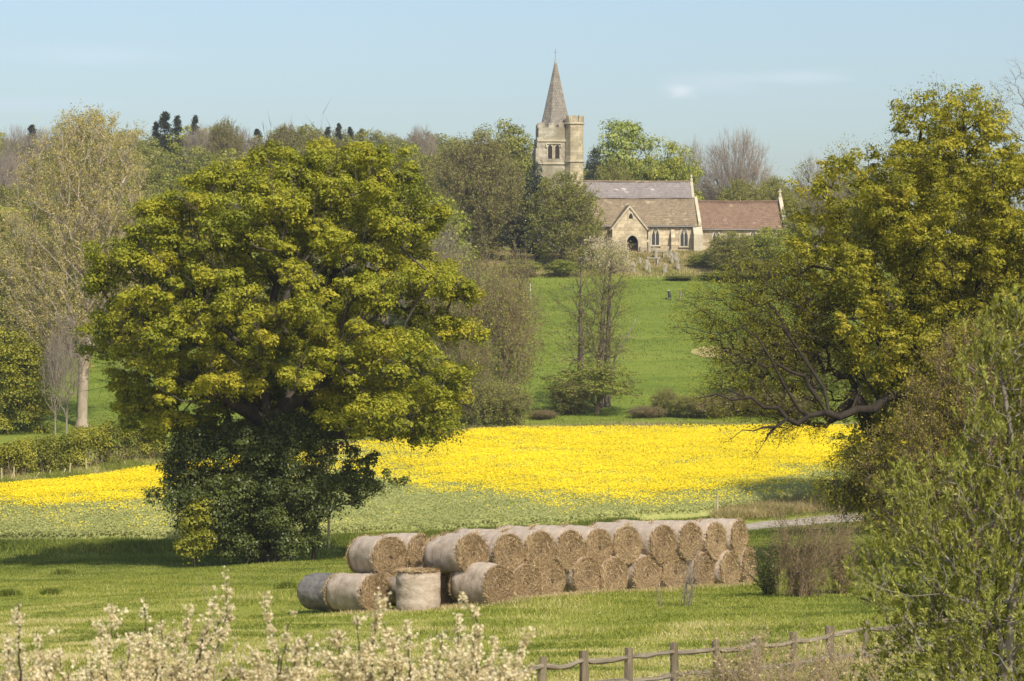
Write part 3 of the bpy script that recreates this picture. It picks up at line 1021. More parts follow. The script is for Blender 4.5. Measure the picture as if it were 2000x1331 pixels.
def make_bale(seed, Rr=.64, L=1.36, wrap='net_wrap', standing=False):
    """axis along local -Y (the visible straw end looks to -Y); origin at the centre"""
    rng = np.random.default_rng(seed)
    root = thing('hay_bale', None, 'hay bale')
    nt_, nl = 56, 18
    th = np.linspace(0, 2 * np.pi, nt_, endpoint=False)
    ph = rng.uniform(0, 6.28, 6)

    def rad(t, s):
        return Rr * (1 + .030 * np.sin(2 * t + ph[0]) + .022 * np.sin(3 * t + ph[1] + s) + .010 * np.sin(7 * t + ph[2] + 2 * s)) * (1 - .05 * np.abs(s) ** 8) * (1 + .012 * np.sin(9 * s + ph[3] + t))
    ss = np.linspace(-1, 1, nl)
    V = []
    for s in ss:
        r = rad(th, s) + rng.normal(0, .006, nt_)
        z = np.sin(th) * r
        z = np.where(z < -.84 * Rr, -.84 * Rr + (z + .84 * Rr) * .25, z) * .965    # sags where it rests
        V.append(np.stack([np.cos(th) * r * 1.02, np.full(nt_, s * L / 2), z], 1))
    V = np.array(V)
    i = np.arange(nl * nt_).reshape(nl, nt_)
    Fq = np.stack([i[:-1], np.roll(i, -1, 1)[:-1], np.roll(i, -1, 1)[1:], i[1:]], -1).reshape(-1, 4)
    npmesh('wrap', V.reshape(-1, 3), [Fq], M[wrap], root, smooth=True)
    for e in (0, -1):
        sg = -1 if e == 0 else 1
        rim = V[e]
        rings = [rim]
        for k in np.linspace(.97, .03, 22):
            q = rim * [k, 1, k] + np.stack([0 * th, np.full(nt_, sg * (.055 * (1 - k ** 6) + .012 * math.sin(k * 26))), 0 * th], 1)
            q = q + rng.normal(0, .022, q.shape) * [.7, 1, .7]
            rings.append(q)
        Q = np.array(rings); nr = len(rings)
        i = np.arange(nr * nt_).reshape(nr, nt_)
        Fr = np.stack([i[:-1], i[1:], np.roll(i, -1, 1)[1:], np.roll(i, -1, 1)[:-1]], -1).reshape(-1, 4)
        if sg > 0: Fr = Fr[:, ::-1]
        Vq = Q.reshape(-1, 3)
        fan = np.array([list(i[-1])[::sg]])
        if wrap == 'dark_grey_wrap':
            npmesh('straw_end', Vq, [Fr, fan], M['dark_grey_wrap'], root, smooth=True); continue
        # straw wisps over the end, laid round the winding
        n = 2600
        rr = Rr * rng.random(n) ** .5 * .99; a = rng.uniform(0, 6.28, n)
        c = np.stack([np.cos(a) * rr, np.full(n, sg * (L / 2 + .055)), np.sin(a) * rr * .965], 1)
        tang = np.stack([-np.sin(a), rng.normal(0, .25, n) + sg * .22, np.cos(a)], 1) + rng.normal(0, .55, (n, 3)) * [1, .25, 1]
        tang = unit(tang); ln = rng.uniform(.06, .17, n)[:, None]
        nrm = np.array([0, sg, 0.]) + rng.normal(0, .6, (n, 3))
        w = unit(np.cross(tang, nrm)) * .008
        W = np.stack([c - tang * ln - w, c - tang * ln + w, c + tang * ln + [0, sg * .03, 0]], 1).reshape(-1, 3)
        A = np.concatenate([Vq, W])
        FT = np.arange(len(W)).reshape(-1, 3) + len(Vq)
        mi = np.concatenate([np.zeros(len(Fr)), np.zeros(1), np.ones(len(FT))])
        t = np.concatenate([np.zeros(len(Vq)), np.repeat(np.clip(rng.normal(.5, .25, n), 0, 1), 3)])
        npmesh('straw_end', A, [Fr, fan, FT], None, root, smooth=True, tint=t, mats=[M['straw_end'], M['straw_wisp']], mi=mi)
    return root


def bales():
    protos = [make_bale(40 + k) for k in range(4)]
    fresh = list(protos)
    rng = np.random.default_rng(77)
    cnt = [0]

    def put(px, py, d, a, label, group, pitch=0, sc=1, zabs=None, L=1.36, lift=None, ls=1.0):
        """straw end centred at photo px, distance d; a = degrees the end is turned to the right"""
        k = cnt[0] % 4; cnt[0] += 1
        o = fresh[k] if fresh[k] is not None else dup(protos[k])
        fresh[k] = None
        tag(o, label, 'hay bale', group)
        fx = (px - 1000) / F * d
        c = Vector((fx - math.sin(R_(a)) * L / 2 * ls, d + math.cos(R_(a)) * L / 2 * ls, 0))
        c.z = GZ(c.x, c.y) + lift
        o.location = c
        roll = rng.uniform(0, 6.28)
        o.rotation_euler = (R_(pitch + rng.normal(0, 1.6)), R_(rng.normal(0, 6)), R_(a + rng.normal(0, 1.5)))
        sc *= rng.uniform(.975, 1.035)
        o.scale = (sc, sc * ls, sc)
        return o
    up = [993, 1053, 1110, 1168, 1225, 1293, 1346, 1395, 1443]
    yaw = [43, 45, 46, 45, 44, 46, 50, 54, 63]
    ordn = ['first', 'second', 'third', 'fourth', 'fifth', 'sixth', 'seventh', 'eighth', 'ninth']
    gu, gb, gl = 'bales in the upper front row of the stack', 'bales in the upper rear row of the stack', 'bales in the bottom row of the stack'
    ds = [90.4 + .86 * i for i in range(9)]
    jz = [0, .02, -.01, .0, .03, 0, .02, .0, .06]
    for i in range(9):
        put(up[i], 0, ds[i], yaw[i], f'straw bale in the upper front row of the stack, {ordn[i]} from its left end', gu, lift=1.52 + jz[i])
    for i in range(9):
        a = yaw[i]
        x = (up[i] - 1000) / F * ds[i] - math.sin(R_(a)) * 1.42
        d = ds[i] + math.cos(R_(a)) * 1.42
        put(1000 + x / d * F, 0, d, a + rng.uniform(-3, 3), f'bale showing its pale top in the upper rear row, {ordn[i]} from its left end', gb, lift=1.55 + rng.uniform(-.03, .05))
    for i in range(9):
        px = (up[i] + up[i + 1]) / 2 if i < 8 else 1458
        put(px + rng.uniform(-6, 6), 0, ds[i] + .42 + rng.uniform(-.12, .06), yaw[i] + (1 if i < 8 else 3), f'straw bale in the bottom row of the stack, {ordn[i]} from its left end', gl, lift=.57)
    ge = 'loose bales at the open end of the stack'
    put(762, 0, 88.7, 38, 'golden-ended round bale lying on top at the far left of the stack', ge, lift=1.66)
    put(818, 0, 90.6, 52, 'round bale wedged on top behind the golden-ended bale, its end half in shade', ge, lift=1.60)
    put(919, 0, 88.6, 39, 'net-wrapped round bale on top tipping towards the single bale on the grass', ge, pitch=-7, lift=1.52, ls=1.12)
    put(960, 0, 92.6, 44, 'pale round bale on top peeping out behind the tipped bale', ge, lift=1.60)
    put(733, 0, 88.2, 44, 'net-wrapped round bale lying on the grass at the left, frayed straw end', ge, lift=.58, ls=1.2)
    put(880, 0, 89.6, 42, 'shaded round bale on the ground between the upright bale and the single bale', ge, lift=.58)
    put(812, 0, 90.4, 44, 'shaded round bale on the ground behind the upright bale', ge, lift=.58)
    put(972, 0, 88.0, 45, 'single round bale lying on the grass in front of the stack', ge, lift=.60)
    # upright bale
    o = dup(protos[1]); tag(o, 'round bale standing upright on its end among the lying bales', 'hay bale', ge)
    c = onground(817, 87.9); o.location = (c.x, c.y, c.z + .585); o.rotation_euler = (R_(90), 0, .4); o.scale = (1.02, .86, 1.02)
    b = make_bale(90, wrap='dark_grey_wrap')
    tag(b, 'round bale in dark grey all over at the left end of the stack', 'hay bale', ge)
    c = onground(640, 90.3); b.location = (c.x, c.y, c.z + .60); b.rotation_euler = (0, 0, R_(48))


bales()

# ------------------------------------------------------------------ church
def stonemat(name, c1, c2, c3, bscale=1.0, mortar=(.36, .31, .22), patch=.5):
    m, nt, out = newmat(name)
    tc = nt.nodes.new('ShaderNodeTexCoord').outputs['Object']
    geo = nt.nodes.new('ShaderNodeSeparateXYZ'); nt.links.new(tc, geo.inputs[0])
    ad = nt.nodes.new('ShaderNodeMath'); nt.links.new(geo.outputs['X'], ad.inputs[0]); nt.links.new(geo.outputs['Y'], ad.inputs[1])
    cb = nt.nodes.new('ShaderNodeCombineXYZ'); nt.links.new(ad.outputs[0], cb.inputs['X']); nt.links.new(geo.outputs['Z'], cb.inputs['Y'])
    br = nt.nodes.new('ShaderNodeTexBrick'); br.inputs['Scale'].default_value = bscale
    br.inputs['Brick Width'].default_value = .55; br.inputs['Row Height'].default_value = .28; br.inputs['Mortar Size'].default_value = .012; br.inputs['Bias'].default_value = .1
    br.inputs['Color1'].default_value = (*c1, 1); br.inputs['Color2'].default_value = (*c2, 1); br.inputs['Mortar'].default_value = (*mortar, 1)
    nt.links.new(cb.outputs[0], br.inputs['Vector'])
    n = noise(nt, 1.6, 6, .7, tc); big = noise(nt, .35, 4, .6, tc, None, 4.)
    c = mixc(nt, maprange(nt, n, .45, .72, 0, .85), br.outputs['Color'], c3)
    c = mixc(nt, maprange(nt, big, .45, .7, 0, patch), c, (.20, .17, .11))
    surface(nt, out, c, .9, n, .6, .06, .15)
    return m


def tilemat(name, c1, c2, c3, row=.30, lichen=None, lw=.6):
    m, nt, out = newmat(name)
    tc = nt.nodes.new('ShaderNodeTexCoord').outputs['Object']
    sp = nt.nodes.new('ShaderNodeSeparateXYZ'); nt.links.new(tc, sp.inputs[0])
    cb = nt.nodes.new('ShaderNodeCombineXYZ'); nt.links.new(sp.outputs['X'], cb.inputs['X']); nt.links.new(sp.outputs['Z'], cb.inputs['Y'])
    br = nt.nodes.new('ShaderNodeTexBrick'); br.inputs['Scale'].default_value = 1
    br.inputs['Brick Width'].default_value = .3; br.inputs['Row Height'].default_value = row; br.inputs['Mortar Size'].default_value = .02
    br.inputs['Color1'].default_value = (*c1, 1); br.inputs['Color2'].default_value = (*c2, 1); br.inputs['Mortar'].default_value = tuple(q * .55 for q in c1) + (1,)
    nt.links.new(cb.outputs[0], br.inputs['Vector'])
    n = noise(nt, 2.5, 6, .75, tc, (.6, 1, 1)); big = noise(nt, .3, 4, .6, tc, None, 7.)
    c = mixc(nt, maprange(nt, n, .4, .7, 0, .7), br.outputs['Color'], c3)
    c = mixc(nt, maprange(nt, big, .42, .68, 0, .5), c, tuple(q * .72 for q in c2))
    if lichen:
        l = noise(nt, .95, 5, .6, tc, (.7, 1, 1.6), 2.)
        c = mixc(nt, maprange(nt, l, lw, lw + .06, 0, .85), c, lichen)
    surface(nt, out, c, .85, n, .5, .05, .2)
    return m


def pointed_arch(w, h, n=10, rise=None):
    """outline of a pointed arch, base at z=0, anticlockwise"""
    r = rise or w * .85
    pts = [(-w / 2, 0), (w / 2, 0)]
    s = h - r
    R0 = (w * w / 4 + r * r) / w     # radius of each arc, centres on the spring line
    cx = w / 2 - R0
    a1 = math.atan2(r, -cx)
    for k in range(n + 1):
        a = a1 * k / n
        pts.append((cx + R0 * math.cos(a), s + R0 * math.sin(a)))
    for k in range(n - 1, -1, -1):
        a = a1 * k / n
        pts.append((-cx - R0 * math.cos(a), s + R0 * math.sin(a)))
    return pts


def church():
    Wl = stonemat('sandstone_rubble', (.30, .235, .145), (.58, .48, .32), (.70, .61, .44), .6, (.28, .235, .16), .85)
    Tw = stonemat('tower_stone', (.24, .215, .165), (.43, .39, .30), (.54, .49, .37), .7, (.25, .225, .175), .85)
    Tu = stonemat('turret_stone', (.31, .26, .17), (.52, .44, .29), (.60, .52, .35), .65, (.28, .24, .17), .7)
    Dr = stonemat('dressed_stone', (.42, .37, .26), (.52, .46, .33), (.58, .52, .39), .6, (.40, .35, .25), .4)
    Sl = tilemat('slate', (.185, .16, .15), (.255, .225, .215), (.30, .265, .25), .34, (.46, .43, .39), .62)
    Ti = tilemat('brown_tile', (.165, .125, .08), (.26, .20, .125), (.31, .25, .16), .30, (.37, .31, .19), .60)
    Re = tilemat('red_tile', (.155, .098, .065), (.25, .155, .10), (.23, .165, .11), .30, (.34, .26, .16), .62)
    Sh = tilemat('spire_shingle', (.17, .15, .125), (.27, .24, .20), (.32, .29, .24), .40, (.38, .35, .29), .62)
    m, nt, out = newmat('window_glass'); surface(nt, out, (.035, .036, .042), .25, None, spec=.5); Gl = m
    m, nt, out = newmat('old_timber'); n = noise(nt, 6, 4, .6, stretch=(1, 1, .2)); surface(nt, out, ramp(nt, n, [(.3, (.05, .035, .022)), (.7, (.12, .085, .055))]), .8, n); Wd = m
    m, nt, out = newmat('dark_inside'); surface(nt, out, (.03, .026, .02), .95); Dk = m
    m, nt, out = newmat('lead_flashing'); surface(nt, out, (.30, .30, .30), .55, None, spec=.5, metal=.3); Ld = m
    b = onground(1300, 400)
    b.z = 12.2
    ch = thing('church', 'old stone church with tower, shingled spire and slate, brown and red tiled roofs', 'church', b, R_(4))
    g = -1.6     # walls run into the ground

    def arch_part(name, x, y0, y1, z, w, h, mat, parent, rise=None, ring=None, facing='s'):
        mb = MB()
        o_ = pointed_arch(w, h, 10, rise)
        if ring:
            i_ = pointed_arch(w - 2 * ring, h - ring * 1.3, 10, (rise or w * .85) - ring * .6)
            n = len(o_)
            V = [(x + p[0], y0, z + p[1]) for p in o_] + [(x + p[0], y0, z + max(p[1], 0)) for p in i_] + [(x + p[0], y1, z + p[1]) for p in o_] + [(x + p[0], y1, z + max(p[1], 0)) for p in i_]
            Fs = []
            for k in range(n):
                j = (k + 1) % n
                if k == 0: continue           # open at the sill
                Fs += [(k, j, n + j, n + k), (k, 2 * n + k, 2 * n + j, j), (n + k, n + j, 3 * n + j, 3 * n + k), (2 * n + k, 3 * n + k, 3 * n + j, 2 * n + j)]
            Fs += [(1, n + 1, 3 * n + 1, 2 * n + 1), (0, 2 * n, 3 * n, n)]
            mb.add(V, Fs)
        else:
            mb.prism([(x + p[0], z + p[1]) for p in o_], 'y', y0, y1)
        return mb.build(name, mat, parent)

    def window(x, y, z, w, h, parent, lights=2):
        fr = arch_part('window', x, y - .11, y + .05, z, w + .36, h + .26, Dr, parent, None, .18)
        arch_part('glass', x, y - .02, y + .04, z, w + .02, h + .02, Gl, fr, None)
        mb = MB()
        mb.box((x, y - .055, z + h * .34), (.10, .06, h * .68))
        zs = z + h * .62
        for s in (-1, 1):
            mb.tube([(x, y - .055, zs), (x + s * w * .18, y - .055, zs + h * .20), (x + s * w * .34, y - .055, zs + h * .22), (x + s * w * .47, y - .055, zs + .02)], .045, 5)
            mb.tube([(x, y - .055, zs + h * .05), (x + s * w * .10, y - .055, zs + h * .24), (x, y - .055, zs + h * .33)], .04, 5)
        mb.build('tracery', Dr, fr)
        mb = MB(); mb.box((x, y - .10, z - .09), (w + .5, .3, .18)); mb.build('sill', Dr, fr)
        return fr

    # --- nave and south aisle: X from -11.2 to 5.0
    x0, x1 = -11.3, 4.55
    mb = MB()
    mb.prism([(0, g), (0, 3.75), (4.0, 7.35), (6.0, 9.65), (8.2, 7.1), (11.2, 3.75), (11.2, g)], 'x', x0, x1)
    mb.build('nave_wall', Wl, ch)

    def slab(name, mat, ya, za, yb, zb, xa, xb, t=.22, n=1, sag=0):
        """a roof slope of slight unevenness"""
        nu, nv = 40, 8
        rng = np.random.default_rng(int(abs(xa * 10) + za * 3))
        u = np.linspace(0, 1, nu); v = np.linspace(0, 1, nv)
        U, W_ = np.meshgrid(u, v)
        X = xa + (xb - xa) * U
        Y = ya + (yb - ya) * W_; Z = za + (zb - za) * W_
        Z = Z + .03 * np.sin(U * 9 + 1) + .025 * np.sin(U * 23 + W_ * 4) - .05 * np.sin(np.pi * U) + rng.normal(0, .006, Z.shape)
        top = np.stack([X, Y, Z + t], -1).reshape(-1, 3); bot = np.stack([X, Y, Z + .012], -1).reshape(-1, 3)
        i = np.arange(nu * nv).reshape(nv, nu); k = nu * nv
        q = np.stack([i[:-1, :-1], i[:-1, 1:], i[1:, 1:], i[1:, :-1]], -1).reshape(-1, 4)
        edge = np.concatenate([i[0], i[1:, -1], i[-1, ::-1][1:], i[::-1, 0][1:-1]])
        e2 = np.roll(edge, -1)
        side = np.stack([edge + k, e2 + k, e2, edge], 1)
        return npmesh(name, np.concatenate([top, bot]), [np.concatenate([q, q[:, ::-1] + k, side])], mat, ch)
    slab('tiled_roof', Ti, -.38, 3.50, 4.02, 7.50, x0 - .2, x1 - .07, .2)
    slab('slate_roof', Sl, 3.85, 7.52, 6.0, 9.85, x0 - .2, x1 - .38, .2)
    slab('north_roof', Sl, 11.6, 3.5, 6.01, 9.84, x0 - .2, x1 - .3, .2)
    mb = MB(); mb.tube([(x0 - .2, 6, 10.08), (-6, 6, 10.03), (-2, 6, 10.0), (x1 - .5, 6, 10.06)], .13, 6); mb.build('ridge_tiles', Ti, ch)
    # eaves gutter
    mb = MB(); mb.tube([(x0, -.44, 3.50), (x1 - .3, -.44, 3.50)], .07, 6); mb.tube([(x1 - .25, -.1, 3.4), (x1 - .25, -.1, 0)], .05, 6); mb.build('gutter', Ld, ch)
    # east gable parapet of the nave and of the aisle, with a cross
    mb = MB()
    mb.prism([(4.0, 7.35), (6.0, 9.65), (8.0, 7.35), (8.0, 7.75), (6.0, 10.15), (4.0, 7.85)], 'x', x1 - .36, x1 + .0)
    mb.prism([(-.42, 3.6), (4.0, 7.3), (4.0, 7.85), (-.42, 4.1)], 'x', x1 - .05, x1 + .36)
    mb.build('gable_coping', Dr, ch)
    mb = MB()
    mb.box((x1 - .18, 6, 10.3), (.3, .3, .4)); mb.box((x1 - .18, 6, 10.75), (.13, .12, .6)); mb.box((x1 - .18, 6.0, 10.82), (.40, .10, .12))
    mb.build('gable_cross', Dr, ch)
    # --- chancel: X 5.0 .. 17.2
    c0, c1 = x1, 17.0
    mb = MB()
    mb.prism([(1.6, g), (1.6, 3.35), (5.6, 6.95), (9.6, 3.35), (9.6, g)], 'x', c0 + .06, c1)
    mb.build('chancel_wall', Wl, ch)
    slab('chancel_roof', Re, 1.25, 3.12, 5.6, 7.10, c0 + .42, c1 - .4, .2)
    slab('north_roof', Re, 9.95, 3.12, 5.61, 7.09, c0 + .42, c1 - .4, .2)
    mb = MB(); mb.tube([(c0 + .4, 5.6, 7.30), (9, 5.6, 7.25), (13, 5.6, 7.27), (c1 - .4, 5.6, 7.32)], .12, 6); mb.build('ridge_tiles', Re, ch)
    mb = MB(); mb.prism([(1.2, 3.3), (5.6, 7.2), (10, 3.3), (10, 4.0), (5.6, 8.0), (1.2, 4.0)], 'x', c1 - .42, c1 + .08); mb.build('gable_coping', Dr, ch)
    mb = MB(); mb.box((c1 - .18, 5.6, 8.15), (.34, .34, .5)); mb.box((c1 - .18, 5.6, 8.65), (.16, .14, .8)); mb.box((c1 - .18, 5.6, 8.7), (.5, .12, .15)); mb.build('gable_cross', Dr, ch)
    mb = MB(); mb.tube([(c0 + .5, 1.2, 3.15), (c1 - .2, 1.2, 3.15)], .06, 6); mb.build('gutter', Ld, ch)
    # windows
    window(-1.42, 0, .95, 1.0, 2.35, ch)
    window(2.55, 0, .80, 1.0, 2.45, ch)
    window(7.25, 1.6, .75, 1.0, 2.2, ch)
    window(12.4, 1.6, .75, 1.0, 2.2, ch)
    fr = MB(); fr.box((-2.75, -.06, 1.55), (.95, .14, 3.0)); f = fr.build('window', Dr, ch)
    mb = MB(); mb.box((-2.75, -.10, 2.25), (.66, .1, 1.1)); mb.box((-2.75, -.10, .75), (.66, .1, 1.15)); mb.build('glass', Gl, f)
    # buttresses
    for (bx, w, dp, h, yy) in ((.95, .55, .95, 3.3, 0), (4.35, 1.25, 1.6, 3.75, 0), (16.4, .8, 1.0, 3.0, 1.6)):
        mb = MB()
        mb.prism([(yy - dp, g), (yy - dp, h * .62), (yy - dp * .55, h * .80), (yy + .06, h), (yy + .06, g)], 'x', bx - w / 2, bx + w / 2)
        bt = mb.build('buttress', Wl if w < 1 else Dr, ch)
    # --- porch
    px0, px1, py_, pd = -7.7, -2.95, -3.1, 3.1
    pm = (px0 + px1) / 2
    mb = MB()
    az, aw = 2.0, 1.55
    # front wall with a real opening: two piers, gable over, arch infill
    arch = pointed_arch(aw, az + .15, 10, .95)[1:]
    ax = -4.95
    front = [(px0, g), (px0, 3.1), (pm, 6.15), (px1, 3.1), (px1, g), (ax + aw / 2, g)] + [(ax + p[0], p[1]) for p in arch] + [(ax - aw / 2, g)]
    n = len(front)
    import mathutils.geometry as mg
    tris = mg.tessellate_polygon([[Vector((p[0], 0, p[1])) for p in front]])
    V = [(p[0], py_, p[1]) for p in front] + [(p[0], py_ + .45, p[1]) for p in front]
    Fs = [tuple(t) for t in tris] + [tuple(i + n for i in t[::-1]) for t in tris] + [(i, (i + 1) % n, n + (i + 1) % n, n + i) for i in range(n)]
    mb.add(V, Fs)
    mb.box((px0 + .22, py_ + .45 + 1.3, .75), (.44, 2.6, 4.7)); mb.box((px1 - .22, py_ + .45 + 1.3, .75), (.44, 2.6, 4.7))
    po = mb.build('porch', Wl, ch)
    mb = MB()
    for s in (-1, 1):
        hw = (px1 - px0) / 2 + .35
        mb.prism([(pm, 6.42), (pm + s * hw, 6.42 - hw * 1.28), (pm + s * hw, 6.2 - hw * 1.28), (pm, 6.17)], 'y', py_ - .12 if s < 0 else py_ - .05, 1.4)
    mb.build('porch_roof', Ti, po)
    mb = MB()
    for s in (-1, 1):
        hw = (px1 - px0) / 2 + .1
        mb.prism([(pm, 6.30), (pm + s * hw, 6.30 - hw * 1.28), (pm + s * hw, 6.02 - hw * 1.28), (pm, 5.95)], 'y', py_ - .20, py_ - .13)
    mb.build('porch_coping', Dr, po)
    arch_part('arch_moulding', ax, py_ - .13, py_ + .2, 0, aw + .44, az + .45, Dr, po, 1.15, .22)
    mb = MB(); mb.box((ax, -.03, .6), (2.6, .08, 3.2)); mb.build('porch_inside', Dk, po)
    mb = MB()
    for k in range(7): mb.box((ax - .62 + k * .2, py_ + .3, .55), (.05, .05, 1.1))
    mb.box((ax, py_ + .3, .2), (1.4, .06, .08)); mb.box((ax, py_ + .3, 1.0), (1.4, .06, .08)); mb.build('porch_gate', Wd, po)
    arch_part('niche', pm + .15, py_ - .03, py_ + .03, 4.45, .55, .75, Dk, po)
    arch_part('niche_moulding', pm + .15, py_ - .09, py_ + .02, 4.4, .85, .98, Dr, po, None, .14)
    # --- tower
    tx0, tx1, ty0, ty1 = -17.35, -12.3, 2.6, 7.8
    txm, tym = (tx0 + tx1) / 2, (ty0 + ty1) / 2
    mb = MB(); mb.box((txm, tym, 7.8), (tx1 - tx0, ty1 - ty0, 19)); tw = mb.build('tower', Tw, ch)
    for (z, t, e) in ((15.45, .26, .16), (12.3, .26, .16), (6.2, .26, .14)):
        mb = MB(); mb.box((txm, tym, z), (tx1 - tx0 + 2 * e, ty1 - ty0 + 2 * e, t)); mb.build('string_course', Dr, tw)
    mb = MB()
    for k in range(4):
        w = .85
        for (cx, cy) in ((tx0 + .45 + k * 1.38, ty0 + .18), (tx0 + .45 + k * 1.38, ty1 - .18)):
            mb.box((cx, cy, 17.62), (w, .36, .62))
        if 0 < k < 3:
            for cx in (tx0 + .18, tx1 - .18): mb.box((cx, ty0 + .45 + k * 1.42, 17.62), (.36, w, .62))
    mb.build('battlement', Tw, tw)
    mb = MB()
    for (cx, cy) in ((tx0 - .05, ty0 + .35), (tx0 - .05, ty1 - .35)):
        mb.box((cx - .1, cy, 6.4), (.5, .95, 16)); mb.box((cx - .02, cy, 15.1), (.3, .8, 1.6))
    mb.build('buttress', Tw, tw)
    mb = MB(); wx = -15.25
    mb.box((wx, ty0 - .10, 15.05), (2.1, .24, .16)); mb.box((wx - 1.0, ty0 - .10, 14.75), (.16, .24, .5)); mb.box((wx + 1.0, ty0 - .10, 14.75), (.16, .24, .5))
    mb.build('hood_mould', Dr, tw)
    for s in (-1, 1):
        fr = arch_part('window', wx + s * .5, ty0 - .07, ty0 + .05, 12.95, .86, 2.05, Dr, tw, .5, .12)
        arch_part('louvre', wx + s * .5, ty0 - .012, ty0 + .03, 12.95, .64, 1.9, Dk, fr, .45)
        mb = MB()
        for k in range(6): mb.box((wx + s * .5, ty0 - .03, 13.1 + k * .22), (.58, .05, .06))
        mb.build('slats', Wd, fr)
    # stair turret, half octagon in front of the south-east corner
    tcx, tcy = -12.35, 2.75

    def octo(r, z0, z1, r1=None, ph=22.5, cx=tcx, cy=tcy, taper_to=None):
        mb_ = MB()
        a = [R_(ph + 45 * k) for k in range(8)]
        r1 = r if r1 is None else r1
        V = [(cx + r * math.cos(q), cy + r * math.sin(q), z0) for q in a] + [(cx + r1 * math.cos(q), cy + r1 * math.sin(q), z1) for q in a]
        mb_.add(V, [tuple(range(8))[::-1], tuple(range(8, 16))] + [(i, (i + 1) % 8, 8 + (i + 1) % 8, 8 + i) for i in range(8)])
        return mb_
    tu = octo(1.34, g, 18.0, 1.28, 14).build('stair_turret', Tu, ch)
    for z in (17.7, 12.45): octo(1.46, z, z + .26, 1.46, 14).build('string_course', Dr, tu)
    mb = MB()
    for k in range(8):
        a = R_(14 + 22.5 + 45 * k)
        mb.box((tcx + 1.16 * math.cos(a), tcy + 1.16 * math.sin(a), 18.42), (.28, .62, .9), a)
    mb.build('battlement', Tu, tu)
    # spire
    sx, sy = txm + .05, tym
    mb = MB()
    levels = [(17.0, 2.22), (17.9, 2.08), (20, 1.58), (23, .92), (25.5, .38), (26.9, .07)]
    V = []; Fs = []
    for (z, r) in levels:
        for k in range(8):
            a = R_(-4 - 22.5 + 45 * k + 3)
            V.append((sx + r * 1.03 * math.cos(a), sy + r * 1.03 * math.sin(a), z))
    for l in range(len(levels) - 1):
        for k in range(8):
            Fs.append((l * 8 + k, l * 8 + (k + 1) % 8, (l + 1) * 8 + (k + 1) % 8, (l + 1) * 8 + k))
    Fs += [tuple(range(8))[::-1], tuple(range(40, 48))]
    mb.add(V, Fs)
    sp = mb.build('spire', Sh, ch)
    mb = MB()
    mb.tube([(sx, sy, 26.2), (sx, sy, 27.1)], [.22, .07], 8); mb.tube([(sx, sy, 27.0), (sx, sy, 28.3)], .045, 6)
    mb.build('spire_cap', Ld, sp)
    mb = MB()
    mb.box((sx + .04, sy, 27.9), (.42, .04, .04)); mb.box((sx - .18, sy, 27.9), (.14, .04, .18)); mb.box((sx, sy, 28.35), (.07, .07, .16))
    mb.build('weathervane', Ld, sp)


church()


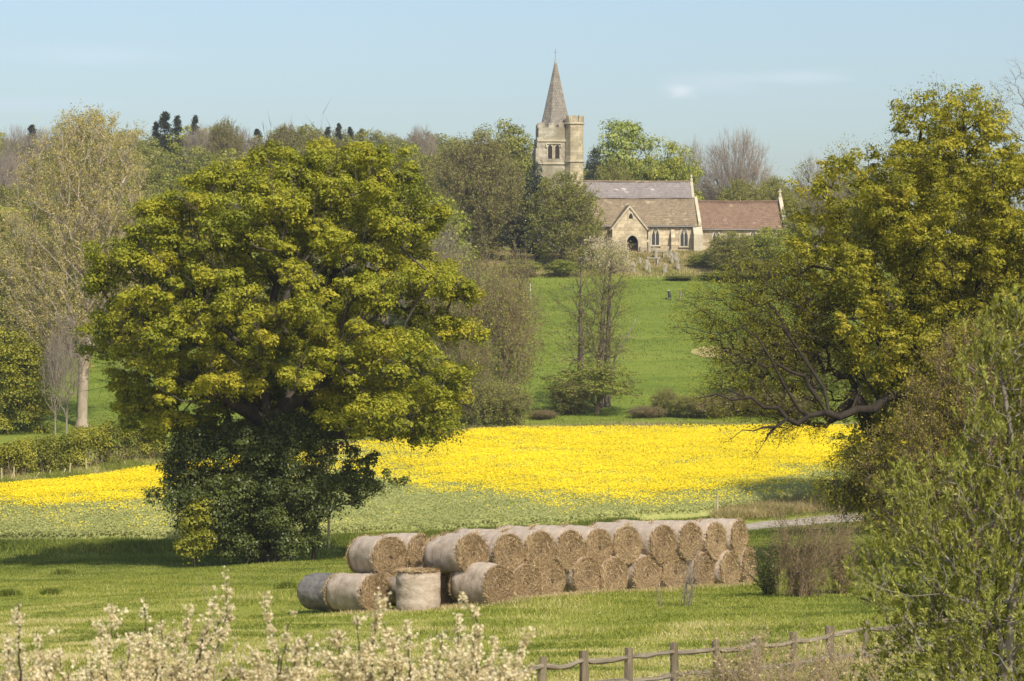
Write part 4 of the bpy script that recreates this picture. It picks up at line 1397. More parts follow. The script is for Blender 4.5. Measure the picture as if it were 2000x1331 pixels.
def graves():
    m, nt, out = newmat('gravestone'); n = noise(nt, 2, 5, .7)
    surface(nt, out, ramp(nt, n, [(.3, (.20, .18, .13)), (.6, (.38, .34, .26)), (.8, (.50, .46, .37))]), .9, n, .5, .04)
    M['gravestone'] = m
    protos = []
    for k, (w, h, t) in enumerate(((.72, 1.25, .16), (.6, 1.5, .14), (.55, .95, .16))):
        mb = MB()
        top = [(w / 2 * math.cos(a), h - w * .32 + w * .32 * math.sin(a)) for a in np.linspace(0, math.pi, 9)] if k != 1 else [(w / 2, h - .3), (w * .28, h - .2), (0, h), (-w * .28, h - .2), (-w / 2, h - .3)]
        mb.prism([(-w / 2, -.4), (w / 2, -.4)] + top, 'y', -t / 2, t / 2)
        o = mb.build('gravestone', m); protos.append([o, True])
    spots = [(1238, 533, 0, .3, 0, 'low gravestone beside the blossom bush at the churchyard edge'),
             (1262, 529, 1, 1.1, .06, 'upright gravestone in front of the nearer table tomb'),
             (1270, 535, 1, 1.2, -.08, 'tall dark-sided gravestone nearest the meadow below the table tomb'),
             (1284, 520, 0, 1.0, .28, 'gravestone leaning hard to the right beside the nearer table tomb'),
             (1298, 534, 0, .9, .1, 'broad pale gravestone standing alone in the open grass of the churchyard'),
             (1303, 503, 1, 1.3, .12, 'thin gravestone at the back of the row below the buttress'),
             (1308, 509, 1, 1.3, .16, 'leaning gravestone in the close row below the buttress, second from the back'),
             (1313, 516, 1, 1.2, -.05, 'tall gravestone in the middle of the close row below the buttress'),
             (1318, 510, 0, 1.2, .12, 'mossy gravestone tucked behind the close row towards the dark shrub'),
             (1323, 526, 1, 1.2, .04, 'upright gravestone at the near end of the close row below the buttress'),
             (1327, 530, 2, 1.1, .02, 'small gravestone in front of the close row by the dark shrub'),
             (1250, 517, 2, .7, -.05, 'reddish small gravestone behind the blossom bush'),
             (1268, 495, 1, .6, 0, 'slim headstone close against the small square window'),
             (1277, 494, 2, .5, .05, 'small rounded headstone under the first pointed window'),
             (1281, 506, 1, 1.3, 0, 'thin headstone at the end of the farther table tomb'),
             (1252, 494, 2, .5, -.05, 'low headstone by the porch arch')]
    for px, py, k, rz, lean, label in spots:
        # foot of each stone where its sight line meets the churchyard slope
        x, y, z = hit(px, py, 360, 399)
        y = min(y, 398.5); x = (px - 1000) / F * y; z = GZ(x, y)
        o, first = protos[k]
        if not first: o = o.copy(); COL.objects.link(o)
        protos[k][1] = False
        o.location = (x, y, z); o.rotation_euler = (0, lean * .4, 1.15 + .25 * math.sin(px)); o.rotation_euler.x = lean
        tag(o, label, 'gravestone', 'gravestones in the churchyard')
    for px, py, w, label in ((1274, 517, 1.6, 'flat-topped table tomb on two stone ends, nearer the meadow'), (1287, 504, 1.5, 'flat-topped table tomb nearer the church wall')):
        x, y, z = hit(px, py, 360, 399); y = min(y, 398)
        z = GZ(x, y)
        t = thing('table_tomb', label, 'tomb', (x, y, z), .12, 'table tombs in the churchyard')
        mb = MB(); mb.box((0, 0, .82), (w, .8, .2)); mb.build('slab', m, t, bevel=.03)
        for s in (-1, 1):
            mb = MB(); mb.box((s * w * .4, 0, .2), (.16, .66, 1.06)); mb.build('tomb_end', m, t)


graves()


# ------------------------------------------------------------------ fences, posts, golf things
def fences():
    m, nt, out = newmat('weathered_oak'); n = noise(nt, 9, 6, .7, stretch=(1, 1, .12))
    surface(nt, out, ramp(nt, n, [(.25, (.06, .045, .028)), (.5, (.155, .125, .082)), (.75, (.27, .225, .155))]), .85, n, .7, .02); Wo = m
    m, nt, out = newmat('pale_rail'); n = noise(nt, 9, 6, .7, stretch=(.2, .2, 1))
    surface(nt, out, ramp(nt, n, [(.25, (.10, .082, .056)), (.5, (.21, .175, .125)), (.75, (.33, .285, .21))]), .85, n, .7, .02); Ra = m
    m, nt, out = newmat('fence_wire'); surface(nt, out, (.35, .35, .35), .5, None, metal=.6); Wi = m
    rng = np.random.default_rng(3)
    pts = [(960, 1305, 50.5), (1060, 1283, 52), (1140, 1272, 53.1), (1228, 1266, 54.3), (1316, 1256, 55.4), (1398, 1250, 56.5), (1476, 1242, 57.6), (1550, 1235, 58.6), (1620, 1224, 60), (1692, 1214, 61.6), (1762, 1206, 63.2), (1840, 1198, 65), (1925, 1190, 67)]
    tops = [P(*p) for p in pts]
    base = onground(1060, 52)
    fe = thing('rail_fence', 'weathered cleft oak post and rail fence with wire netting along the meadow bottom', 'fence', base)
    bw = np.array(base)
    for k, (q, t) in enumerate(zip(pts, tops)):
        gz = GZ(t.x, t.y)
        mb = MB()
        r = .075 + .02 * rng.random()
        n = 7
        mb.tube([(t.x - bw[0] + rng.normal(0, .02), t.y - bw[1], gz - .3 - bw[2]), (t.x - bw[0] + rng.normal(0, .012), t.y - bw[1], (gz + t.z) / 2 - bw[2]), (t.x - bw[0], t.y - bw[1], t.z - bw[2])], [r * 1.1, r * rng.uniform(.9, 1.05), r * .95], n)
        mb.build('post', Wo, fe, jitter=.008, seed=k)
    for lvl, (drop, rr) in enumerate(((.17, .05), (.62, .045))):
        for k in range(len(tops) - 1):
            a, b = tops[k], tops[k + 1]
            mb = MB()
            pp = []
            sg = rng.normal(.03, .035)
            for u in np.linspace(-.06, 1.06, 6):
                q = a.lerp(b, u) - Vector((0, 0, drop + sg * (1 - (2 * u - 1) ** 2) + rng.normal(0, .008)))
                pp.append(Vector((q.x - bw[0], q.y - bw[1] - .03, q.z - bw[2])))
            mb.tube(pp, [rr * .6] + list(rr * rng.uniform(.8, 1.2, 4)) + [rr * .6], 6)
            mb.build('rail', Ra, fe, jitter=.005, seed=k + 50 * lvl)
    mb = MB()
    for k in range(len(tops) - 1):
        a, b = tops[k], tops[k + 1]
        for h in np.linspace(.55, 1.1, 6):
            mb.tube([(q.x - bw[0], q.y - bw[1] - .1, q.z - bw[2] - h) for q in (a, b)], .004, 3, False)
        for u in np.linspace(0, 1, 12):
            q = a.lerp(b, u)
            mb.tube([(q.x - bw[0], q.y - bw[1] - .1, q.z - bw[2] - .55), (q.x - bw[0], q.y - bw[1] - .1, q.z - bw[2] - 1.12)], .003, 3, False)
    mb.build('wire_netting', Wi, fe)
    # single stakes at the crop edge
    m, nt, out = newmat('new_stake'); n = noise(nt, 8, 5, .6, stretch=(1, 1, .15))
    surface(nt, out, ramp(nt, n, [(.3, (.30, .25, .13)), (.7, (.50, .43, .25))]), .8, n, .4, .01); St = m
    for px, yt, yb, label in ((642, 968, 1072, 'pale wooden post at the crop edge beside the big oak'), (1401, 966, 1012, 'pale wooden post behind the right end of the bale stack')):
        x, y, z = hit(px, yb)
        h = (665.5 - yt) / F * y - z
        mb = MB(); mb.tube([(0, 0, -.4), (0, 0, h * .5), (.01, 0, h)], [.075, .07, .068], 8)
        o = mb.build('fence_post', St, smooth=False, jitter=.004); o.location = (x, y, z)
        tag(o, label, 'post', 'posts along the crop edge')
    # stakes in front of the left hedge
    stakes = [(3, 909, 937, 0, 'first stake at the photo edge in front of the left hedge'), (14, 912, 936, .5, 'short slanting stake between the two upright stakes at the left end of the hedge'), (27, 905, 934, 0, 'thick upright stake near the left end of the hedge'), (64, 915, 933, .62, 'grey stake leaning far over in front of the hedge'),
              (96, 903, 919, .1, 'dark thin stake half inside the hedge'), (120, 907, 925, .35, 'slanting stake just left of the pair of stakes in the middle of the hedge'), (134, 898, 922, .15, 'slightly leaning stake right of the slanting one'), (168, 890, 917, 0, 'tall pale upright stake in front of the hedge'),
              (243, 898, 910, .05, 'short stake at the right end of the hedge')]
    for px, yt, yb, lean, label in stakes:
        y = float(np.interp(px, _pxs, FAR[:, 1])) + 6.2
        c = onground(px, y)
        h = (yb - yt) / F * y * 1.08 + .1
        mb = MB(); mb.tube([(0, 0, -.4), (.01, 0, h * .5), (0, 0, h)], [.06, .055, .05], 7)
        o = mb.build('stake', St, jitter=.006, seed=px); o.location = c; o.rotation_euler = (0, lean, 0)
        tag(o, label, 'stake', 'old stakes along the left hedge')
    # white marker stake in the far pasture
    m, nt, out = newmat('white_paint'); surface(nt, out, (.75, .74, .68), .5)
    x, y, z = hit(1036, 586)
    mb = MB(); mb.tube([(0, 0, -.2), (0, 0, 1.9)], .07, 8); mb.tube([(0, 0, 1.9), (0, 0, 1.98)], [.07, .01], 8)
    o = mb.build('marker_post', m); o.location = (x, y, z); tag(o, 'thin white marker post standing in the far green pasture', 'post')
    # two golf trolleys on the brow
    m, nt, out = newmat('bag_dark'); surface(nt, out, (.03, .035, .03), .6); Bd = m
    m, nt, out = newmat('bag_grey'); surface(nt, out, (.16, .14, .13), .6); Bg = m
    for px, py, mat, rz, label in ((1308, 586, Bd, .5, 'dark golf bag on a trolley standing on the brow of the pasture'), (1329, 588, Bg, -.2, 'greyish golf bag on a trolley with a pale wheel, right of the dark one')):
        x, y, z = hit(px, py)
        t = thing('golf_trolley', label, 'golf trolley', (x, y, z), rz, 'golf trolleys on the pasture')
        mb = MB(); mb.tube([(0, .05, .22), (0, .12, .62), (0, .2, 1.02)], [.15, .16, .17], 10); mb.tube([(.13, -.02, .3), (.13, .03, .6)], .08, 8); mb.build('bag', mat, t)
        mb = MB()
        for k in range(4): mb.tube([(-.08 + k * .05, .2, 1.0), (-.12 + k * .07, .26, 1.18)], [.012, .03], 5)
        mb.build('golf_clubs', Wi, t)
        mb = MB(); mb.tube([(0, .3, .12), (0, -.1, .14), (0, .1, .6), (0, .5, .95)], .025, 6); mb.tube([(-.3, .3, .14), (.3, .3, .14)], .02, 6); mb.build('frame', Wi, t)
        for s in (-1, 1):
            mb = MB(); mb.tube([(s * .3 - .03, .3, .14), (s * .3 + .03, .3, .14)], .14, 14); mb.build('wheel', M['white_paint'] if 'white_paint' in M else mat, t)


fences()

# ------------------------------------------------------------------ the big oak and its neighbours
def big_oak():
    rng = np.random.default_rng(2024)
    d = 140
    prof = [(305, 560, 640), (312, 500, 735), (330, 440, 765), (360, 405, 805), (400, 290, 852), (438, 262, 868), (480, 246, 826), (520, 200, 805), (560, 192, 900), (600, 180, 905), (650, 172, 925), (700, 186, 905), (740, 222, 915), (780, 226, 925), (815, 250, 900), (850, 300, 880)]
    C = scatter_profile(rng, prof, d, 430, .95, .38, 1.0)
    # hollow where trunk and limbs fork
    px = 1000 + C[:, 0] / C[:, 1] * F; py = 665.5 - C[:, 2] / C[:, 1] * F
    hollow = (np.abs(px - 520) < 95) & (py > 775) & (C[:, 1] < d + 4)
    low = (py > 800) & (px > 330) & (px < 640)
    gap = np.sin(C[:, 0] * .62 + 1.1) * np.sin(C[:, 2] * .71 + .4) * np.sin(C[:, 1] * .5 + C[:, 0] * .3) > .66
    C = C[~hollow & ~low & ~gap]
    # hand placed lobes that make the outline
    extra = [(838, 425, 0), (770, 330, 1), (700, 300, -2), (620, 292, -1), (520, 305, 1), (440, 350, -2), (300, 420, -1), (285, 470, 2), (215, 530, 0), (205, 575, -2), (190, 650, -1), (200, 690, 1), (235, 750, -1), (880, 590, 0), (905, 660, 1), (890, 760, -1), (905, 790, 0), (850, 850, -1), (845, 540, 2), (780, 480, -3), (320, 520, -5), (430, 470, -6), (560, 420, -6), (660, 480, -7), (480, 600, -8), (600, 620, -8), (380, 640, -7), (730, 690, -6), (700, 580, -7), (300, 720, -5), (280, 800, -1), (330, 840, -3), (780, 800, -4), (650, 330, -4)]
    E = np.array([tuple(P(a, b, d + c)) for a, b, c in extra])
    Lw = scatter_profile(rng, [(770, 240, 900), (820, 290, 890), (850, 310, 700), (875, 330, 650)], d + 4, 60, .5, .8, 1.0)
    Lw = Lw[Lw[:, 1] > d + 1.0]
    C = np.concatenate([C, Lw, E])
    b = onground(522, d)
    X = lambda px, py, o=0: tuple(P(px, py, d + o))
    trunk = [tuple(b), X(522, 1000), X(520, 930), X(518, 870), X(522, 835)]
    sk = Skel(trunk)
    top = sk.n - 1
    for pts in ([(500, 815, -.5), (450, 785, -1.5), (400, 760, -2.5), (330, 730, -3.5)], [(545, 815, -.5), (580, 780, -1), (640, 740, -1.5), (720, 700, -2.5), (800, 720, -2)],
                [(520, 790, .5), (510, 720, 1), (520, 640, 1), (540, 560, .5), (560, 480, 0), (530, 430, -1), (490, 415, -2)], [(560, 790, 1), (600, 700, 2), (640, 600, 2), (660, 500, 1), (640, 420, 0)],
                [(490, 790, 1), (450, 700, 1.5), (400, 600, 1), (340, 520, 0)], [(500, 800, 2), (460, 740, 4), (420, 640, 5), (440, 500, 5)], [(560, 800, 2), (640, 740, 5), (700, 620, 5), (720, 480, 3)],
                [(620, 850, -1), (700, 850, -2), (790, 830, -2), (830, 855, -2)], [(650, 500, -2), (700, 480, -3), (790, 455, -2)]):
        sk.limb([X(*p) for p in pts], top if pts[0][1] > 700 else None)
    sk.grow(rng, C, .22, .35, 3, .05, .3, lo=3)
    sk.radii(.035, .95)
    V, Fs = sk.mesh(1.5)
    tv = spray(rng, sk.p[sk.tips], unit(sk.p[sk.tips] - np.array(X(520, 700))) + [0, 0, .2], 5, .5, 1.5, .018, 2)
    wood = join([(V, Fs), (tv[0], tv[1])])
    R = rng.uniform(.7, 1.35, len(C)) * np.where(rng.random(len(C)) < .2, 1.35, 1)
    R[-len(E):] = rng.uniform(1.0, 1.35, len(E))
    tcl = np.clip(rng.normal(.56, .14, len(C)), .15, .95)
    # a few lobes still in bronze young leaf
    for a, bb in ((400, 745), (430, 775), (380, 780), (480, 640)):
        q = np.array(X(a, bb, -7)); k = np.argmin(np.linalg.norm(C - q, axis=1)); tcl[k] = .95
    # every lobe is a cluster of smaller lobes
    sub = 7
    k = np.repeat(np.arange(len(C)), sub)
    dv = unit(rng.normal(0, 1, (len(k), 3))); dv[:, 2] = np.where(rng.random(len(k)) < .72, np.abs(dv[:, 2]), dv[:, 2])
    C2 = C[k] + dv * (R[k] * rng.uniform(.45, .95, len(k)))[:, None] * [1, 1, .72]
    R2 = R[k] * rng.uniform(.28, .52, len(k))
    cr = clumps(rng, C2, R2, 205, .155, .8, .7, .25, np.clip(tcl[k] + rng.normal(0, .08, len(k)), 0, 1))
    t = finish_tree('oak_tree', 'huge spreading oak in dense olive-yellow young leaf at the crop edge left of the bales', 'tree', b, wood, cr, M['oak_bark'], M['oak_leaf'])
    t['category'] = 'tree'
    # ivy covered shrubbery round the trunk
    prof = [(828, 420, 610), (850, 350, 640), (880, 330, 640), (920, 310, 650), (960, 285, 655), (985, 290, 650), (1010, 330, 645), (1045, 365, 630), (1070, 390, 618), (1084, 415, 600)]
    C = scatter_profile(rng, prof, d - 2.0, 240, .5, .45, .5)
    b2 = onground(500, d - 2.0)
    sk = Skel([tuple(b2), tuple(b2 + Vector((.1, 0, 1.0))), tuple(b2 + Vector((0, .1, 2.2)))])
    sk.grow(rng, C, .1, .3, 2, .06); sk.radii(.02, .16)
    V, Fs = sk.mesh()
    tcl = np.clip(rng.normal(.35, .15, len(C)), 0, 1)
    cr = clumps(rng, C, rng.uniform(.45, .95, len(C)), 420, .13, .85, .6, .35, tcl)
    finish_tree('ivy_shrub', 'dark ivy and holly thicket wrapped round the foot of the big oak', 'shrub', b2, join([(V, Fs)]), cr, M['dark_bark'], M['ivy_leaf'], crown_name='foliage')
    # a bright hawthorn low in front
    C = scatter_profile(rng, [(985, 365, 400), (1000, 350, 412), (1040, 345, 415), (1075, 350, 410), (1088, 365, 400)], d - 4, 26, .8, .5, .3)
    b3 = onground(380, d - 4)
    sk = Skel([tuple(b3), tuple(b3 + Vector((0, 0, .4)))]); sk.grow(rng, C, .1, .3, 2, .06); sk.radii(.015, .06)
    finish_tree('hawthorn_bush', 'small yellow-green bush at the left foot of the ivy thicket', 'shrub', b3, join([sk.mesh()]), clumps(rng, C, rng.uniform(.35, .55, len(C)), 190, .14), M['dark_bark'], M['hedge_leaf'], crown_name='foliage')
    # elder sapling reaching out to the right over the stake
    prof = [(872, 610, 690), (890, 640, 740), (920, 650, 765), (950, 610, 762), (975, 615, 720), (990, 690, 715)]
    C = scatter_profile(rng, prof, d - 1.5, 44, .8, .6, .35)
    C = np.concatenate([C, np.array([tuple(P(a, bb, d - 2)) for a, bb in ((790, 940), (770, 945), (755, 925), (705, 975), (735, 960), (610, 1020), (600, 1050), (625, 1060))])])
    b4 = onground(612, d - 1.5)
    sk = Skel([tuple(b4), tuple(P(616, 1010, d - 1.5)), tuple(P(622, 960, d - 1.5))]); sk.grow(rng, C, .12, .3, 3, .07); sk.radii(.014, .09)
    tw = spray(rng, sk.p[sk.tips], C[:0].mean(0) * 0 + np.array([[.3, 0, .4]]), 4, .6, .5, .012)
    finish_tree('elder_sapling', 'thin dark-leaved sapling spreading right of the oak foot above the wooden post', 'tree', b4, join([sk.mesh(), (tw[0], tw[1])]), clumps(rng, C, rng.uniform(.28, .55, len(C)), 120, .15, .8, .6), M['dark_bark'], M['ivy_leaf'])


big_oak()


def left_side():
    rng = np.random.default_rng(31)
    d = 243
    X = lambda px, py, o=0: tuple(P(px, py, d + o))
    # the tall pale poplar
    prof = [(243, 150, 200), (262, 95, 245), (285, 70, 272), (320, 50, 285), (380, 30, 288), (440, 10, 290), (500, -5, 280), (560, -5, 262), (620, 10, 240), (660, 40, 215), (690, 70, 190)]
    C = scatter_profile(rng, prof, d, 900, .9, .55)
    b = onground(160, d)
    sk = Skel([tuple(b), X(161, 780), X(164, 700), X(170, 620), X(176, 540), X(180, 470), X(186, 400)])
    for pts in ([(186, 430), (205, 380), (230, 330), (262, 280)], [(176, 560, 1), (140, 500, 1), (105, 440, 0), (80, 390), (60, 330)], [(174, 600, -1), (150, 560, -1), (120, 520, -2), (70, 470, -2), (30, 440, -2)],
                [(182, 480), (170, 400, 1), (160, 320, 1), (150, 265, 1)], [(190, 400), (195, 330), (205, 280), (212, 255)], [(172, 640), (120, 620), (60, 590), (10, 575)], [(178, 520, 1), (215, 480, 1), (255, 440, 1)]):
        q = [X(*p) for p in pts]
        sk.limb(q)
    sk.grow(rng, C, .10, 1.1, 3, .04, .5)
    sk.radii(.034, .46)
    dirs = unit(sk.p[sk.tips] - np.array(X(170, 640))) + [0, 0, .35]
    tv = spray(rng, sk.p[sk.tips], dirs, 4, .35, 1.5, .016, 1)
    n = 60000
    k = rng.integers(0, len(tv[2]), n)
    c = tv[2][k] - tv[3][k] * rng.uniform(0, .5, n)[:, None] + rng.normal(0, .12, (n, 3))
    V, Fq = leafquads(rng, c, .155, np.array([[0, 0, .3]]), 1)
    finish_tree('poplar_tree', 'tall pale-barked poplar with thin straw-yellow new leaf at the left', 'tree', b, join([sk.mesh(), (tv[0], tv[1])]), (V, Fq, np.repeat(np.clip(rng.normal(.5, .2, n), 0, 1), 4)), M['pale_bark'], M['poplar_leaf'])
    # multi-stemmed bare sapling left of its trunk
    PROTO['stem'] = (twiggy_tree(4, 6, 8, 160, 6, 1.0, .014, .25, 'twig_grey', None, 0, name='bare_tree', rt=.13, rise=1.2), 6, 8)
    place('stem', 130, 600, 90, 238, 'slender bare grey sapling left of the poplar trunk')
    place('stem', 108, 640, 70, 236, 'smaller bare grey sapling with a forked stem left of the slender one')
    # green hawthorn mass at the left edge
    prof = [(648, 0, 40), (670, -40, 65), (700, -70, 85), (740, -90, 98), (790, -95, 104), (830, -95, 100), (848, -90, 95)]
    C = scatter_profile(rng, prof, d - 3, 120, .8, .45, .7)
    b = onground(10, d - 3)
    sk = Skel([tuple(b), tuple(P(8, 800, d - 3)), tuple(P(6, 760, d - 3))]); sk.grow(rng, C, .1, .4, 2, .05); sk.radii(.02, .2)
    finish_tree('hawthorn_tree', 'round olive-green hawthorn at the left edge of the photo', 'tree', b, join([sk.mesh()]), clumps(rng, C, rng.uniform(.8, 1.4, len(C)), 260, .22), M['dark_bark'], M['hedge_leaf'])
    # the clipped hedge along the bank
    n = 260
    t = rng.uniform(-140, 318, n)
    yb = np.interp(t, _pxs, FAR[:, 1]) + rng.uniform(7.5, 11.5, n)
    x = (t - 1000) / F * yb
    hmax = np.interp(t, [-140, 0, 100, 200, 230, 318], [2.2, 2.3, 2.5, 2.8, 3.0, 2.4])
    z = G(x, yb) + hmax * rng.random(n) ** .6 - .1
    C = np.stack([x, yb, z], 1)
    tcl = np.clip(.45 + .25 * np.sin(t * .045) + .15 * np.sin(t * .13 + 1) + rng.normal(0, .1, n), 0, 1)
    V, Fq, tt = clumps(rng, C, rng.uniform(.5, .8, n), 170, .18, .9, .6, .3, tcl)
    h = npmesh('foliage', V - np.array([x.mean(), yb.mean(), 0]), [Fq], M['hedge_leaf'], None, tint=tt)
    root = thing('hedge', 'trimmed olive-green hedge on the bank left of the big oak', 'hedge', (x.mean(), yb.mean(), 0))
    h.parent = root
    st = np.stack([x, yb, G(x, yb)], 1); st = np.repeat(st, 3, 0) + rng.normal(0, .3, (n * 3, 3)) * [1, 1, 0]
    V, Fq = twigs(st - [x.mean(), yb.mean(), 0], np.array([0, 0, 1.]) + rng.normal(0, .25, st.shape), rng.uniform(1, 2.2, len(st)), .025)
    npmesh('stems', V, [Fq], M['twig_brown'], root)


left_side()


def middle():
    rng = np.random.default_rng(8)
    # bare alders along the stream between oak and pasture
    PROTO['alder'] = (twiggy_tree(21, 7, 16, 420, 5, 1.25, .014, .12, 'twig_brown', 'wood_brown', 6500, .17, name='alder_tree', rt=.2, rise=.5, trunk_top=.92, bias=.3, shell=.6, egg=.25, up=.1), 7, 16)
    PROTO['alder2'] = (twiggy_tree(22, 7, 14, 420, 5, 1.25, .014, .10, 'twig_brown', 'wood_green', 8000, .17, name='alder_tree', rt=.2, rise=.7, trunk_top=.75, bias=.25, shell=.6, up=.2), 7, 14)
    G1 = 'bare alders by the stream'
    for px, yt, w, d, k, lab in ((900, 500, 120, 244, 'alder2', 'bare brown alder half hidden by the right edge of the big oak'), (940, 470, 150, 250, 'alder', 'tall bare purple-brown alder right of the big oak, the leftmost clear of it'),
                                 (985, 500, 130, 246, 'alder2', 'bushy bare alder in the middle of the clump right of the big oak'), (1012, 460, 110, 252, 'alder', 'slim bare alder at the pasture side of the clump right of the big oak'),
                                 (870, 470, 140, 258, 'alder', 'bare alder behind the big oak right edge below the round brown tree'), (925, 640, 90, 241, 'alder2', 'low bare alder at the crop edge under the taller clump')):
        place(k, px, yt, w, d, lab, G1)
    for px, yt, w, d, lab in ((870, 690, 120, 242, 'yellow-green scrub at the foot of the alders beside the oak'), (985, 740, 110, 241, 'yellow-green scrub at the pasture end of the alder clump'), (930, 730, 110, 240, 'dull green scrub in the middle under the alder clump')):
        if 'scrub' not in PROTO:
            PROTO['scrub'] = (twiggy_tree(23, 5, 5, 420, 6, .8, .013, .04, 'twig_brown', 'bush_green', 11000, .15, name='scrub_bush', rt=.10, rise=.6, trunk_top=.3, shell=.6), 5, 5)
        place('scrub', px, yt, w, d, lab, 'scrub along the stream', cat='shrub')
    # the two-stemmed group standing in the pasture
    X = lambda px, py, d: tuple(P(px, py, d))
    for px, yb, yt, w, lab, sd, lean in ((1134, 700, 505, 110, 'straight dark-trunked alder standing against the bright pasture', 61, 0), (1172, 700, 470, 100, 'thin pale-trunked alder right of the dark one in the pasture', 62, 14), (1186, 705, 500, 90, 'second thin pale-trunked alder closest to the fallen branch', 63, 8)):
        d = 252 + (sd - 61) * 1.5
        rg = np.random.default_rng(sd)
        b = onground(px, d)
        pr = [(yt, px + lean - 12, px + lean + 12), (yt + 60, px + lean - w * .5, px + lean + w * .45), (yt + 130, px - w * .52, px + w * .5), (yt + 200, px - w * .5, px + w * .45), (yt + 240, px - w * .3, px + w * .3)]
        C = scatter_profile(rg, pr, d, 190, .9, .7)
        sk = Skel([tuple(b), X(px, 780, d), X(px, 700, d), X(px + lean * .3, 640, d), X(px + lean * .5, 580, d), X(px + lean * .8, (yt + 560) / 2, d), X(px + lean, yt + 15, d)])
        sk.grow(rg, C, .45, .45, 3, .05, -.1, lo=2); sk.radii(.016, .30)
        dv = unit(sk.p[sk.tips] - np.array([b.x, b.y, 0])) * [1, 1, .0] + [0, 0, .15]
        tv = spray(rg, sk.p[sk.tips], dv, 3, .5, 1.0, .012, 1)
        n = 6000; k = rg.integers(0, len(tv[2]), n)
        V, Fq = leafquads(rg, tv[2][k] + rg.normal(0, .08, (n, 3)), .10)
        finish_tree('alder_tree', lab, 'tree', b, join([sk.mesh(), (tv[0], tv[1])]), (V, Fq, np.repeat(rg.random(n), 4)), M['alder_bark'], M['wood_green'], 'alders in the pasture')
    PROTO['thorn'] = (leafy_tree(64, 7, 6.5, 60, 170, .17, .85, .06, 'twig_brown', 'bush_green', 'thorn_bush', .16, .25, 8, .55), 7, 6.5)
    place('thorn', 1166, 694, 225, 250, 'olive-green thorn bush round the foot of the alders in the pasture', cat='shrub')
    place('scrub', 1120, 740, 100, 249, 'brown twiggy scrub at the left foot of the pasture alders', 'scrub along the stream', cat='shrub')
    # dead leaning branch
    a = P(1200, 702, 255); e = P(1243, 622, 255)
    mb = MB(); b = onground(1188, 255)
    mb.tube([Vector((0, 0, -.2)), a - b, a.lerp(e, .5) - b + Vector((.12, 0, .1)), e - b], [.11, .09, .07, .035], 7)
    mb.tube([a.lerp(e, .45) - b, a.lerp(e, .55) - b + Vector((.9, 0, .15))], [.05, .015], 5)
    o = mb.build('dead_branch', M['branch_grey'], smooth=True); o.location = b
    tag(o, 'bleached dead stem leaning right out of the thorn bush in the pasture', 'dead tree')
    # scrub along the far edge of the rape on the right
    PROTO['bramble'] = (twiggy_tree(24, 5, 2.4, 420, 7, .7, .012, .04, 'twig_brown', 'wood_brown', 5000, .13, name='bramble_bush', rt=.08, rise=.5, trunk_top=.3, shell=.6), 5, 2.4)
    for px, yt, w, d, k, lab in ((1300, 755, 60, 247, 'scrub', 'small green bush by itself right of the pasture alders at the field edge'), (1345, 770, 70, 246, 'scrub', 'low spiky green bush second to the right of the pasture alders'), (1262, 792, 80, 246, 'bramble', 'straw-brown bramble clump just right of the thorn bush'),
                                 (1395, 770, 110, 246, 'bramble', 'purplish bramble mass at the field edge below the long dark oak limb'), (1465, 760, 110, 247, 'bramble', 'brown bramble mass under the right oak at the far edge of the yellow field'), (1540, 765, 120, 247, 'bramble', 'brown bramble mass farthest along behind the right oak branches'), (1060, 800, 60, 246, 'bramble', 'low brown bramble left of the pasture alders')):
        place(k, px, yt, w, d, lab, 'bushes along the field edge', cat='shrub')
    for px, yt, w, d, lab in ((1490, 640, 190, 262, 'bare twiggy thicket behind the long dark oak limb'), (1590, 620, 180, 264, 'bare twiggy thicket behind the right oak')):
        place('alder2', px, yt, w, d, lab, 'thickets behind the right oak')


middle()


